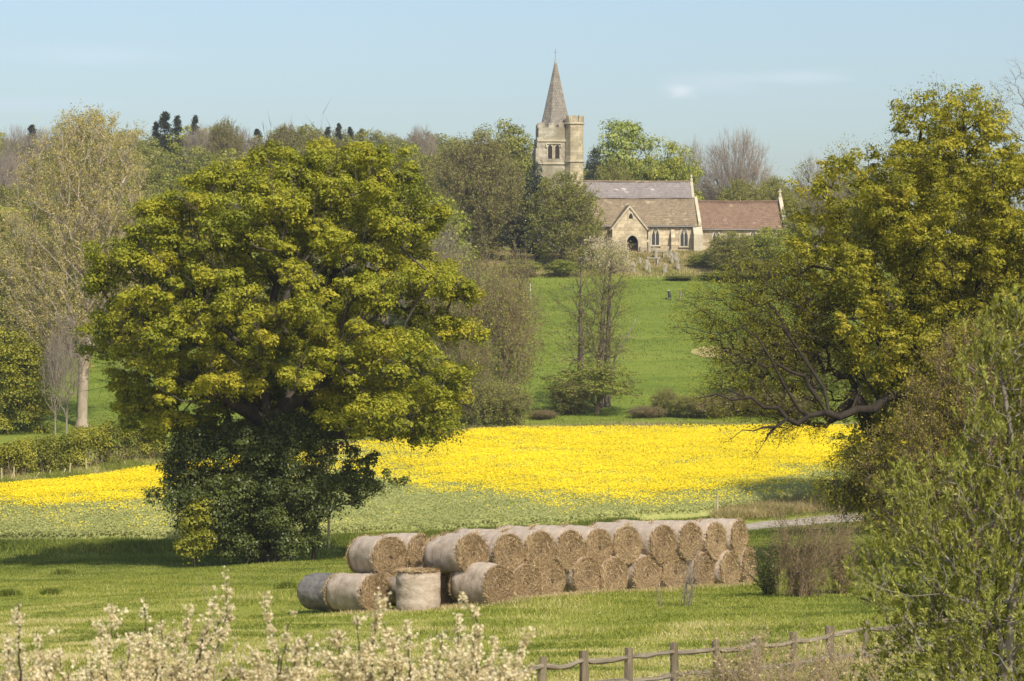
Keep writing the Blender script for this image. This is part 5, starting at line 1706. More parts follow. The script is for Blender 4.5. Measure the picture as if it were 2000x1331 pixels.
def churchyard_trees():
    # blossom tree by the porch
    rng = np.random.default_rng(12)
    d = 376
    C = scatter_profile(rng, [(468, 1165, 1195), (485, 1148, 1225), (505, 1142, 1240), (525, 1150, 1240), (540, 1165, 1225)], d, 90, .8, .5, .4)
    b = onground(1192, d)
    sk = Skel([tuple(b), tuple(b + Vector((0, 0, 1.0)))]); sk.grow(rng, C, .1, .5, 2, .05); sk.radii(.018, .14)
    tv = spray(rng, sk.p[sk.tips], np.array([[0, 0, .7]]), 9, .7, .9, .016)
    k = rng.integers(0, len(C), 9000)
    V, Fq = leafquads(rng, C[k] + rng.normal(0, .42, (9000, 3)), .15)
    finish_tree('blossom_tree', 'small tree in faded whitish blossom left of the church porch', 'tree', b, join([sk.mesh(), (tv[0], tv[1])]), (V, Fq, np.repeat(np.clip(rng.normal(.35, .25, 9000), 0, 1), 4)), M['twig_grey'], M['blossom'])
    PROTO['green'] = (leafy_tree(71, 12, 15, 95, 230, .30, 1.5, .10, 'twig_grey', 'wood_green', 'broadleaf_tree', .3, .05, 5), 12, 15)
    PROTO['fresh'] = (leafy_tree(72, 11, 14, 85, 210, .30, 1.4, .08, 'twig_grey', 'wood_fresh', 'broadleaf_tree', .3, .1, 5, .45), 11, 14)
    PROTO['yellow'] = (leafy_tree(73, 10, 10, 75, 210, .28, 1.3, .06, 'twig_grey', 'wood_yellow', 'broadleaf_tree', .3, .1, 5, .45), 10, 10)
    PROTO['brown'] = (twiggy_tree(74, 13, 17, 800, 6, 1.5, .018, .08, 'twig_brown', 'wood_brown', 34000, .26, name='broadleaf_tree', rt=.4, rise=.7, shell=.5, trunk_top=.3), 13, 17)
    PROTO['olive'] = (twiggy_tree(75, 10, 13, 620, 6, 1.2, .016, .08, 'twig_brown', 'wood_green', 30000, .24, name='broadleaf_tree', rt=.28, rise=.8, shell=.5, trunk_top=.3, egg=.15), 10, 13)
    PROTO['bare'] = (twiggy_tree(76, 12, 14, 760, 7, 1.7, .018, .10, 'twig_grey', None, 0, name='bare_tree', rt=.45, rise=1.5, shell=.5, trunk_top=.14, spread=.3, up=.7), 12, 14)
    PROTO['baregrey'] = (twiggy_tree(77, 10, 12, 480, 6, 1.5, .017, .15, 'twig_grey', None, 0, name='bare_tree', rt=.3, rise=.9, shell=.5, trunk_top=.3), 10, 12)
    PROTO['yew'] = (leafy_tree(78, 7, 10, 60, 230, .26, 1.1, .05, 'dark_bark', 'dark_needle', 'yew_tree', .3, .3, 3), 7, 10)
    PROTO['fir'] = (conifer(79, 7, 16, 'fir_tree'), 7, 16)
    PROTO['bush'] = (leafy_tree(80, 6, 4, 55, 180, .22, .8, .02, 'twig_brown', 'bush_green', 'shrub', .12, .2, 6, .5), 6, 4)
    pl = [
        ('brown', 930, 256, 188, 385, 'broad round brown-green tree left of the church tower'),
        ('green', 985, 226, 170, 440, 'rounded green tree rising behind and left of the tower'),
        ('yew', 1046, 312, 66, 394, 'nearly black yew tight against the foot of the tower'),
        ('yew', 1005, 415, 90, 386, 'dark low yew under the left side of the churchyard trees'),
        ('yew', 1050, 470, 80, 388, 'dark low yew behind the trunks left of the porch'),
        ('olive', 1102, 335, 150, 381, 'dark olive leafing tree hiding the west end of the church'),
        ('olive', 1150, 480, 60, 378, 'small brownish leafing tree at the left of the blossom tree'),
        ('yew', 1160, 285, 60, 428, 'dark evergreen just right of the tower turret'),
        ('fresh', 1228, 220, 175, 432, 'tall pale fresh-green tree behind the nave roof'),
        ('yellow', 1318, 274, 130, 426, 'yellow-green weeping tree right of the pale green one above the nave'),
        ('yellow', 1268, 300, 110, 428, 'yellow-green tree in front of the pale green one, low over the slate roof'),
        ('olive', 1200, 312, 110, 420, 'brownish bush line over the slate roof beside the tower'),
        ('baregrey', 1352, 266, 80, 452, 'thin grey bare tree between the yellow-green tree and the fan-shaped bare tree'),
        ('bare', 1440, 252, 150, 430, 'fan-shaped bare grey-brown tree behind the red chancel roof'),
        ('olive', 1512, 345, 90, 424, 'low greenish tree above the east end of the chancel roof'),
        ('olive', 1450, 350, 120, 420, 'low leafing tree along the chancel ridge under the fan-shaped tree'),
        ('baregrey', 1596, 300, 120, 446, 'grey bare tree right of the gap of sky past the chancel'),
        ('green', 1660, 310, 130, 450, 'greenish tree seen through the top of the right oak'),
        ('green', 1720, 318, 130, 452, 'rounded tree on the skyline behind the right oak crown'),
        ('bush', 1372, 495, 66, 380, 'dark rounded evergreen shrub at the right of the gravestones'),
        ('olive', 1428, 452, 105, 376, 'twiggy leafing tree covering the chancel wall'),
        ('yellow', 1500, 442, 135, 377, 'bright yellow-green bush in front of the chancel end'),
        ('green', 1555, 385, 80, 383, 'dark green tree at the east end of the chancel'),
        ('bush', 1325, 538, 70, 369, 'low dark bluish-green shrub at the churchyard edge'),
        ('bush', 1420, 530, 120, 369, 'rough green bush on the bank below the chancel'),
        ('bush', 1490, 525, 110, 370, 'rough bush on the bank right of the one below the chancel'),
        ('bush', 1215, 490, 20, 396, 'small round dark shrub beside the porch door'),
        ('bush', 1100, 505, 80, 372, 'scrubby undergrowth at the foot of the olive tree left of the blossom'),
        ('bush', 1020, 505, 90, 372, 'scrubby undergrowth below the dark yews'),
    ]
    for k, px, yt, w, d, lab in pl:
        cat = 'shrub' if k == 'bush' else 'tree'
        place(k, px, yt, w, d, lab, cat=cat)


churchyard_trees()


def woodland():
    pl = [
        ('fir', 322, 218, 88, 545, 'tall dark fir, the highest point of the left skyline'),
        ('fir', 346, 226, 65, 547, 'dark fir close to the right of the highest one'),
        ('fir', 381, 225, 55, 548, 'narrow dark fir standing apart right of the skyline group'),
        ('fir', 305, 238, 58, 546, 'dark fir at the left side of the highest one'),
        ('bare', 400, 243, 90, 530, 'pinkish bare tree in front of the narrow fir on the skyline'),
        ('brown', 440, 232, 80, 528, 'dark brownish rounded tree right of the skyline firs'),
        ('fir', 503, 252, 65, 550, 'first small fir of the skyline row above the big oak'),
        ('fir', 552, 250, 81, 552, 'broad dark fir of the skyline row above the big oak'),
        ('fir', 590, 247, 55, 551, 'pointed dark fir of the skyline row above the big oak'),
        ('baregrey', 560, 236, 60, 556, 'pale bare tree behind the broad fir on the skyline'),
        ('baregrey', 615, 250, 60, 556, 'pale bare tree right of the pointed fir'),
        ('fir', 640, 248, 55, 552, 'dark fir above the top left of the oak crown'),
        ('fir', 662, 241, 48, 552, 'taller dark fir above the middle of the oak crown'),
        ('fir', 684, 248, 48, 552, 'dark fir right of the taller one above the oak crown'),
        ('fir', 706, 252, 48, 552, 'last dark fir of the row above the oak crown'),
        ('green', 740, 250, 100, 520, 'olive tree on the skyline above the right of the oak crown'),
        ('bare', 822, 245, 80, 530, 'grey-brown bare tree on the skyline left of the round brown tree'),
        ('green', 880, 262, 90, 500, 'olive tree on the skyline touching the round brown tree'),
        ('yellow', 800, 275, 120, 440, 'yellow-green tree between the oak crown and the round brown tree'),
        ('yellow', 760, 300, 110, 430, 'yellow-green tree half hidden by the oak top right'),
        ('green', 120, 238, 80, 535, 'domed green tree on the skyline behind the poplar top'),
        ('green', 202, 244, 70, 540, 'domed green tree on the skyline right of the poplar tip'),
        ('green', 272, 248, 70, 538, 'green tree on the skyline left of the highest fir'),
        ('fir', 62, 244, 71, 545, 'dark fir on the skyline left of the poplar'),
        ('bare', 30, 246, 110, 480, 'pinkish-grey bare tree at the left end of the skyline'),
        ('bare', 10, 300, 120, 400, 'tall grey bare tree at the left photo edge behind the poplar'),
        ('green', 385, 282, 170, 430, 'wide olive tree left of the oak crown on the wooded slope'),
        ('green', 320, 300, 120, 440, 'olive tree on the wooded slope below the tall firs'),
        ('olive', 330, 350, 110, 400, 'grey-green leafing tree between the poplar and the oak'),
        ('yew', 350, 345, 60, 408, 'dark evergreen on the slope left of the oak crown'),
        ('green', 1015, 262, 90, 470, 'olive tree on the skyline close left of the tower'),
    ]
    for k, px, yt, w, d, lab in pl:
        place(k, px, yt, w, d, lab, cat='tree')
    # the rest of the wood: one mass
    rng = np.random.default_rng(99)
    parts = {}
    src = {k: PROTO[k][0] for k in ('green', 'yellow', 'brown', 'olive', 'bare', 'baregrey', 'yew')}
    data = {}
    for k, root in src.items():
        for ch in root.children:
            me = ch.data
            V = np.zeros(len(me.vertices) * 3, np.float32); me.vertices.foreach_get('co', V); V = V.reshape(-1, 3)
            ls = np.zeros(len(me.polygons), np.int32); lt = ls.copy()
            me.polygons.foreach_get('loop_start', ls); me.polygons.foreach_get('loop_total', lt)
            lv = np.zeros(len(me.loops), np.int32); me.loops.foreach_get('vertex_index', lv)
            tint = None
            if 'tint' in me.attributes:
                tint = np.zeros(len(V), np.float32); me.attributes['tint'].data.foreach_get('value', tint)
            if ch.name.startswith('crown'):
                q = lv.reshape(-1, 4)
                keep = rng.random(len(q)) < .5
                V4 = V[q[keep]]; c = V4.mean(1, keepdims=True); V4 = c + (V4 - c) * 1.35
                data[k, 'crown'] = (V4.reshape(-1, 3), np.arange(keep.sum() * 4).reshape(-1, 4), tint[q[keep]].reshape(-1), me.materials[0])
            else:
                tri = lt == 3
                f = np.stack([lv[ls[tri] + j] for j in range(3)], 1)
                if k in ('bare', 'baregrey', 'brown'): f = f[rng.random(len(f)) < .55]
                qd = lt == 4
                f4 = np.stack([lv[ls[qd] + j] for j in range(4)], 1)
                f = np.concatenate([f, f4[:, [0, 1, 2]], f4[:, [0, 2, 3]]])
                us, inv = np.unique(f, return_inverse=True)
                data[k, 'wood'] = (V[us], inv.reshape(-1, 3), None, me.materials[0])
    spots = []
    for band, dd, gap in ((0, 292, 70), (1, 312, 75), (2, 340, 70), (3, 372, 70), (4, 408, 62), (5, 450, 56), (6, 495, 52), (7, 540, 46), (8, 585, 46)):
        px = -160 + rng.uniform(0, 30)
        while px < 1700:
            px += gap * rng.uniform(.75, 1.3)
            d = dd + rng.uniform(-14, 14)
            behind_oak = 260 < px < 780 and d < 470
            if behind_oak and rng.random() < .45: continue
            if dd < 330 and px > 120 and not 330 < px < 900: continue
            if dd < 400 and px > 860: continue
            if 860 < px < 1600 and dd < 440: continue
            if px > 1340 and dd < 480: continue
            if px > 1100 and dd > 560: continue
            spots.append((px, d))
    acc = {}
    for px, d in spots:
        b = onground(px, d)
        ks, pr = (('green', 'yellow', 'brown', 'olive', 'bare', 'baregrey', 'yew'), (.36, .20, .14, .20, .04, .03, .03))
        k = ks[rng.choice(7, p=pr)]
        w0, h0 = PROTO[k][1:]
        h = rng.uniform(9, 13.5) if d > 330 else rng.uniform(11, 15)
        if d > 470: h = rng.uniform(11, 14)
        s = h / h0; a = rng.uniform(0, 6.28)
        Rm = np.array([[math.cos(a), -math.sin(a), 0], [math.sin(a), math.cos(a), 0], [0, 0, 1]]) * np.array([[s], [s], [s]])
        for part in ('crown', 'wood'):
            if (k, part) not in data: continue
            V, Fq, t, m = data[k, part]
            acc.setdefault((m.name, part), []).append((V @ Rm.T + np.array(b), Fq, None if t is None else np.clip(t + rng.normal(0, .12), 0, 1)))
    root = thing('woodland', None, None, tuple(onground(300, 450)))
    root['kind'] = 'stuff'; root['label'] = 'mixed wood of leafing and bare trees covering the hillside behind'
    root['category'] = 'woodland'
    for (mn, part), lst in acc.items():
        V, Fs, t = join(lst)
        o = npmesh('tree_crowns' if part == 'crown' else 'tree_stems', V - np.array(root.location), bypoly(Fs), bpy.data.materials[mn], root, tint=t)
        o['kind'] = 'stuff'
    print('woodland trees', len(spots))


woodland()


# ------------------------------------------------------------------ right hand trees
def right_oak():
    rng = np.random.default_rng(404)
    d = 112
    X = lambda px, py, o=0: tuple(P(px, py, d + o))
    b = onground(1850, d)
    sk = Skel([tuple(b), X(1850, 1050), X(1848, 980), X(1840, 900), X(1830, 840)])
    top = sk.n - 1
    # the long dark limb reaching left over the yellow field
    limbs = [
        [(1800, 800, -1), (1762, 772, -1.8), (1735, 775, -2.1), (1705, 800, -2.6), (1675, 800, -2.8), (1640, 815, -3), (1612, 806, -3), (1580, 812, -3.1), (1558, 828, -3.2), (1538, 818, -3.3), (1520, 797, -3.4), (1492, 796, -3.4), (1466, 776, -3.5), (1430, 782, -3.5), (1400, 770, -3.6), (1380, 775, -3.6)],
        [(1820, 780, 0), (1790, 700, -.5), (1760, 640, -1), (1740, 600, -1), (1700, 560, -1), (1640, 530, -1.5), (1590, 520, -1.5)],
        [(1840, 760, 1), (1850, 650, 1), (1830, 520, 1), (1800, 420, 1), (1790, 330, 1), (1800, 250, 1), (1815, 205, 1)],
        [(1860, 760, 0), (1900, 640, 0), (1920, 520, 0), (1910, 400, 0), (1890, 300, 0), (1880, 220, 0)],
        [(1880, 780, 0), (1960, 680, 0), (2040, 560, 0), (2080, 420, 0)],
        [(1800, 860, -2), (1740, 900, -3), (1690, 930, -3.5), (1650, 950, -3.5)],
    ]
    for L in limbs: sk.limb([X(*p) for p in L], top)
    side = [
        [(1612, 806, -3), (1598, 780, -3), (1578, 752, -3), (1572, 735, -3.1), (1548, 728, -3.2), (1520, 712, -3.4), (1498, 718, -3.4), (1462, 700, -3.5), (1440, 708, -3.5)],
        [(1560, 800, -3.2), (1530, 750, -3.6), (1505, 700, -4), (1480, 660, -4), (1450, 640, -4), (1400, 655, -4), (1345, 640, -4)],
        [(1620, 808, -3), (1610, 760, -2.5), (1570, 700, -2), (1530, 640, -2), (1490, 600, -2), (1440, 580, -2)],
        [(1538, 818, -3.4), (1515, 834, -3.4), (1490, 835, -3.4), (1472, 842, -3.4), (1450, 840, -3.4), (1428, 858, -3.4)],
        [(1515, 834, -3.3), (1500, 850, -3.3), (1494, 862, -3.3), (1480, 884, -3.3)],
        [(1460, 778, -3.5), (1420, 760, -3.5), (1390, 775, -3.5)],
        [(1660, 810, -3), (1680, 760, -2), (1660, 700, -2), (1600, 660, -2), (1540, 650, -2)],
        [(1740, 600, -1), (1700, 620, -2), (1640, 625, -2.5), (1580, 610, -2.5), (1500, 560, -2.5)],
        [(1790, 330, 1), (1760, 300, 1), (1745, 270, 1)], [(1880, 260, 0), (1920, 230, 0), (1950, 215, 0)],
        [(1720, 790, -2), (1690, 740, -2), (1650, 720, -2)],
    ]
    for L in side: sk.limb([X(*p) for p in L])
    # crown: uneven masses with gaps
    prof = [(188, 1800, 1880), (215, 1765, 1940), (260, 1728, 1962), (300, 1715, 2010), (340, 1590, 2090), (380, 1560, 2120), (440, 1550, 2150), (520, 1535, 2150), (600, 1530, 2150), (680, 1560, 2150), (760, 1650, 2150), (840, 1680, 2150), (930, 1650, 2120), (1000, 1680, 2100)]
    C = scatter_profile(rng, prof, d, 760, .75, .5, .52)
    px = 1000 + C[:, 0] / C[:, 1] * F; py = 665.5 - C[:, 2] / C[:, 1] * F
    C = C[~((px < 1760) & (py > 640) & (py < 850) & (rng.random(len(C)) < .2))]
    # thin haze of twigs and leaf round the long limb
    T2 = scatter_profile(rng, [(520, 1450, 1600), (560, 1380, 1650), (600, 1340, 1680), (650, 1335, 1690), (700, 1380, 1690), (750, 1375, 1700), (790, 1390, 1700), (820, 1450, 1700), (840, 1470, 1600)], d - 1.2, 420, .25, .8, .2)
    T3 = scatter_profile(rng, [(860, 1640, 1720), (900, 1620, 1760), (940, 1590, 1780), (970, 1600, 1790), (1000, 1640, 1800)], d - 4, 120, .4, .8, .2)
    sk.grow(rng, C, .15, .45, 3, .06, .2, lo=3)
    m0 = len(sk.tips)
    sk.grow(rng, np.concatenate([T2, T3]), .05, .25, 3, .08, .1, lo=5)
    sk.radii(.012, .62)
    for L, ra, rb in [(limbs[0], .22, .022), (limbs[1], .22, .04), (limbs[2], .26, .03), (limbs[3], .26, .03), (limbs[4], .24, .05), (limbs[5], .14, .03)] + [(side[0], .12, .02)] + [(q, .065, .013) for q in side[1:]]:
        for i_, q in enumerate(L):
            w_ = np.array(X(*q)); k_ = int(np.argmin(np.linalg.norm(sk.p[:sk.n] - w_, axis=1)))
            sk.r[k_] = max(sk.r[k_], ra + (rb - ra) * (i_ / (len(L) - 1)) ** .8)
    tips = sk.p[sk.tips]
    dv = unit(tips - np.array(X(1850, 700))) + [0, 0, .15]
    tv = spray(rng, tips, dv, 6, .6, .75, .0085, 2)
    wood = join([sk.mesh(), (tv[0], tv[1])])
    pxc = 1000 + C[:, 0] / C[:, 1] * F; pyc = 665.5 - C[:, 2] / C[:, 1] * F
    keep = rng.random(len(C)) < np.where(pyc > 640, .85, .96)
    tcl = np.clip(rng.normal(.55, .17, len(C)) + .1 * (pyc < 560), 0, 1)
    Ck, Rk = C[keep], rng.uniform(.45, .95, keep.sum())
    sub = 6
    k = np.repeat(np.arange(len(Ck)), sub)
    C2 = Ck[k] + unit(rng.normal(0, 1, (len(k), 3))) * (Rk[k] * rng.uniform(.3, 1.0, len(k)))[:, None]
    cr1 = clumps(rng, C2, Rk[k] * rng.uniform(.3, .55, len(k)), 78, .125, .8, .65, .25, np.clip(tcl[keep][k] + rng.normal(0, .1, len(k)), 0, 1))
    # sparse young leaves on the twigs of the limb
    j = rng.integers(0, len(tv[2]), 105000)
    cc = tv[2][j] + rng.normal(0, .09, (len(j), 3)) + [0, .25, 0]
    V, Fq = leafquads(rng, cc, .075)
    cr = join([(cr1[0], [cr1[1]], cr1[2]), (V, [Fq], np.repeat(np.clip(rng.normal(.45, .2, len(j)), 0, 1), 4))])
    finish_tree('oak_tree', 'right-hand oak in thin bronze-yellow leaf with a long dark limb over the yellow field', 'tree', b, wood, cr, M['dark_bark'], M['thin_oak_leaf'])
    # brown twiggy thorn below its crown
    C = scatter_profile(rng, [(660, 1860, 1960), (720, 1800, 2080), (790, 1765, 2120), (860, 1700, 2120), (940, 1685, 2120), (1000, 1700, 2100), (1060, 1720, 2080)], 104, 420, .6, .6, .3)
    b = onground(1900, 104)
    sk = Skel([tuple(b), tuple(P(1900, 1080, 104)), tuple(P(1900, 1000, 104))]); sk.grow(rng, C, .1, .6, 3, .06); sk.radii(.012, .2)
    tv = spray(rng, sk.p[sk.tips], unit(sk.p[sk.tips] - np.array(P(1900, 1000, 104))) + [0, 0, .2], 7, .5, .75, .009, 3)
    j = rng.integers(0, len(tv[2]), 60000)
    V, Fq = leafquads(rng, tv[2][j] + rng.normal(0, .07, (len(j), 3)), .085)
    finish_tree('blackthorn_tree', 'brown twiggy thorn tree between the right oak and the pale willow', 'tree', b, join([sk.mesh(), (tv[0], tv[1])]), (V, Fq, np.repeat(np.clip(rng.normal(.5, .22, len(j)), 0, 1), 4)), M['twig_brown'], M['thorn_leaf'])
    # bare twigs of a farther tree against the sky at the right edge
    C = scatter_profile(rng, [(130, 1990, 2060), (180, 1930, 2100), (230, 1935, 2150), (280, 1960, 2150)], 118, 70, .6, .7, .3)
    b = onground(2060, 118)
    sk = Skel([tuple(b), tuple(P(2065, 800, 118)), tuple(P(2070, 500, 118)), tuple(P(2060, 300, 118))]); sk.grow(rng, C, .1, .8, 3, .08, lo=2); sk.radii(.012, .3)
    tv = spray(rng, sk.p[sk.tips], np.array([[-.6, 0, .5]]), 4, .5, .7, .008, 1)
    finish_tree('bare_tree', 'leafless tree whose grey twigs cross the sky at the upper right corner', 'tree', b, join([sk.mesh(), (tv[0], tv[1])]), None, M['branch_grey'], None)


right_oak()


def behind_right():
    place('olive', 1860, 330, 400, 165, 'olive leafing tree standing behind the right oak crown')
    place('yellow', 1950, 420, 420, 140, 'yellow-green leafing tree behind the right oak at the photo edge')


behind_right()


def willow():
    rng = np.random.default_rng(515)
    d = 34
    prof = [(600, 1960, 2040), (660, 1900, 2080), (720, 1885, 2120), (800, 1895, 2140), (870, 1870, 2150), (920, 1790, 2150), (950, 1735, 2150), (1000, 1712, 2150), (1050, 1700, 2150), (1100, 1668, 2150), (1150, 1655, 2150), (1200, 1690, 2150), (1260, 1690, 2150), (1320, 1650, 2150), (1400, 1640, 2150)]
    T = scatter_profile(rng, prof, d, 1950, .5, .45, .065)
    b = onground(1960, d)
    P_ = lambda px, py, o=0: tuple(P(px, py, d + o))
    sk = Skel([tuple(b), P_(1975, 1500), P_(1970, 1400), P_(1965, 1300)])
    for L in ([(1950, 1240, 0), (1900, 1180, -.3), (1840, 1160, -.5), (1780, 1165, -.6), (1720, 1150, -.7), (1670, 1120, -.7)], [(1960, 1200, .3), (1940, 1080, .3), (1890, 1010, .2), (1820, 1020, 0), (1760, 1000, 0)], [(1975, 1200, 0), (1990, 1020, 0), (1980, 880, 0), (1960, 760, 0), (1940, 670, 0)], [(1990, 1150, .5), (2040, 1000, .5), (2060, 850, .5)]):
        sk.limb([P_(*p) for p in L], 3)
    sk.grow(rng, T, .1, .4, 3, .06, .3, lo=2)
    sk.radii(.0042, .13)
    tips = sk.p[sk.tips]
    # some limbs carry thick foliage, others little: dark gaps between the sprays
    nzf = np.sin(tips[:, 0] * 5.1 + tips[:, 2] * 3.3) * np.sin(tips[:, 2] * 5.7 - tips[:, 1] * 4) + .6 * np.sin(tips[:, 0] * 11 + tips[:, 1] * 7) * np.sin(tips[:, 2] * 12)
    tips = tips[rng.random(len(tips)) < 1 / (1 + np.exp(-6 * (nzf + .05)))]
    # upright rosettes of narrow leaves along short shoots
    shoots_per = 4
    a = np.repeat(tips, shoots_per, 0) + rng.normal(0, .09, (len(tips) * shoots_per, 3))
    dirs = unit(np.array([0, 0, .85]) + unit(a - np.array(P_(1965, 1150))) * .4 + rng.normal(0, .33, a.shape))
    ln = rng.uniform(.08, .22, len(a))
    tv = twigs(a, dirs, ln, .003)
    per = 15
    k = np.repeat(np.arange(len(a)), per)
    u = rng.random(len(k)) ** .6
    c = a[k] + dirs[k] * (ln[k] * u)[:, None]
    ld = unit(dirs[k] * rng.uniform(.6, 1.5, len(k))[:, None] + rng.normal(0, .42, (len(k), 3)))
    L = rng.uniform(.045, .088, len(k))[:, None] * .5
    side = unit(np.cross(ld, rng.normal(0, 1, ld.shape)))
    c = c + ld * L
    nm = np.cross(ld, side)
    V = np.stack([c - ld * L, c + side * L * .27 + nm * L * .16, c + ld * L, c - side * L * .27 + nm * L * .16], 1).reshape(-1, 3)
    Fq = np.arange(len(V)).reshape(-1, 4)
    tshoot = np.clip(rng.normal(.5, .2, len(a)), 0, 1)
    tt = np.repeat(np.clip(tshoot[k] + rng.normal(0, .12, len(k)), 0, 1), 4)
    finish_tree('willow_tree', 'grey-green sallow willow with upright leaf clusters filling the lower right corner', 'tree', b, join([sk.mesh(), (tv[0], [tv[1]])]), (V, Fq, tt), M['branch_grey'], M['willow_leaf'])


willow()


def thickets():
    rng = np.random.default_rng(66)

    def clump(name, label, px, d, ytop, wpx, nst, r, mat, leaf=None, nleaf=0, ls=.03, seed=0, fan=.25, tl=.35, twn=5):
        rg = np.random.default_rng(seed)
        b = onground(px, d)
        H = (665.5 - ytop) / F * d - b.z
        w = wpx / F * d
        Vs = []
        ends, dirs = [], []
        for i in range(nst):
            h = H * rg.uniform(.55, 1.0)
            ba = np.array(b) + np.array([rg.normal(0, w * .12), rg.normal(0, w * .12), -.05])
            lean = np.array([rg.normal(0, w * .28), rg.normal(0, w * .28), 0])
            pts = [ba + lean * (u ** 1.5) + np.array([rg.normal(0, .03 * h), rg.normal(0, .03 * h), h * u]) * (1 if u else 0) for u in np.linspace(0, 1, 6)]
            pts = np.array(pts)
            rr = r * np.linspace(1, .3, 6) * rg.uniform(.6, 1.3)
            V, Fq = cones(pts[:-1], pts[1:], rr[:-1], rr[1:], 4)
            Vs.append((V, [Fq]))
            for q in range(1, 6):
                u_ = rg.random((twn, 1))
                ends.append(pts[q - 1] * (1 - u_) + pts[q] * u_); dirs.append(np.repeat(unit(pts[q] - pts[q - 1])[None], twn, 0))
        e = np.concatenate(ends); dr = np.concatenate(dirs)
        dr = unit(dr + rg.normal(0, .45, dr.shape))
        l = rg.uniform(.4, 1.2, len(e)) * tl
        V, Fq = twigs(e, dr, l, r * .35); Vs.append((V, [Fq]))
        f = rg.random((len(e), 3, 1)); e2 = (e[:, None] + dr[:, None] * l[:, None, None] * f).reshape(-1, 3)
        d2 = unit(np.repeat(dr, 3, 0) + rg.normal(0, .6, (len(e2), 3)))
        V, Fq = twigs(e2, d2, np.repeat(l, 3) * .5, r * .25); Vs.append((V, [Fq]))
        cr = None
        if nleaf:
            k = rg.integers(0, len(e2), nleaf)
            V, Fq = leafquads(rg, e2[k] + d2[k] * (np.repeat(l, 3)[k] * .5 * rg.random(nleaf))[:, None] + rg.normal(0, ls * .6, (nleaf, 3)), ls)
            cr = (V, Fq, np.repeat(np.clip(rg.normal(.5, .22, nleaf), 0, 1), 4))
        return finish_tree(name, label, 'shrub', b, join(Vs), cr, M[mat], M[leaf] if leaf else None, crown_name='leaves')
    clump('brush_thicket', 'tangle of bare reddish-brown stems right of the bale stack', 1565, 88, 985, 150, 60, .013, 'twig_brown', 'brown_bud', 5000, .05, 1, .3, .5, 6)
    clump('brush_thicket', 'darker low tangle of stems between the bale stack and the reddish thicket', 1500, 90, 1075, 70, 22, .013, 'dark_bark', 'ivy_leaf', 2500, .06, 2, .3, .4, 5)
    clump('brush_thicket', 'brown stems at the shaded right side of the reddish thicket', 1640, 90, 1030, 110, 36, .013, 'twig_brown', 'brown_bud', 3500, .05, 3, .3, .45, 5)
    clump('bare_sapling', 'small bare sapling standing in front of the right half of the bales', 1338, 84, 1072, 76, 5, .014, 'twig_grey', None, 0, .03, 4, .3, .6, 4)
    clump('bare_sapling', 'very thin bare shoot in front of the bales left of the small sapling', 1293, 84, 1125, 30, 2, .010, 'twig_grey', None, 0, .03, 5, .3, .3, 3)
    # dry stems along the fence in the bottom right
    for i, (px, d, yt, w, n, lab) in enumerate(((1440, 47, 1225, 150, 30, 'dry pinkish weed stems in front of the fence, left of the dark post'), (1520, 46, 1255, 140, 34, 'dry straw-coloured weed clump at the foot of the dark fence post'), (1600, 45, 1228, 140, 34, 'dry budding stems right of the dark fence post'), (1370, 47, 1295, 70, 14, 'low dry stems against the fence post nearest the photo middle'), (1680, 43, 1250, 110, 30, 'dry budding stems running into the willow at the bottom edge'))):
        clump('weed_clump', lab, px, d, yt, w, n, .009, 'dry_stem', 'straw_grass', 2600, .05, 30 + i, .3, .34, 6)
    clump('bare_sapling', 'thin dark shoots rising before the meadow at the left of the bales', 420, 60, 1060, 60, 3, .007, 'twig_grey', None, 0, .03, 44, .3, .35, 3)


thickets()


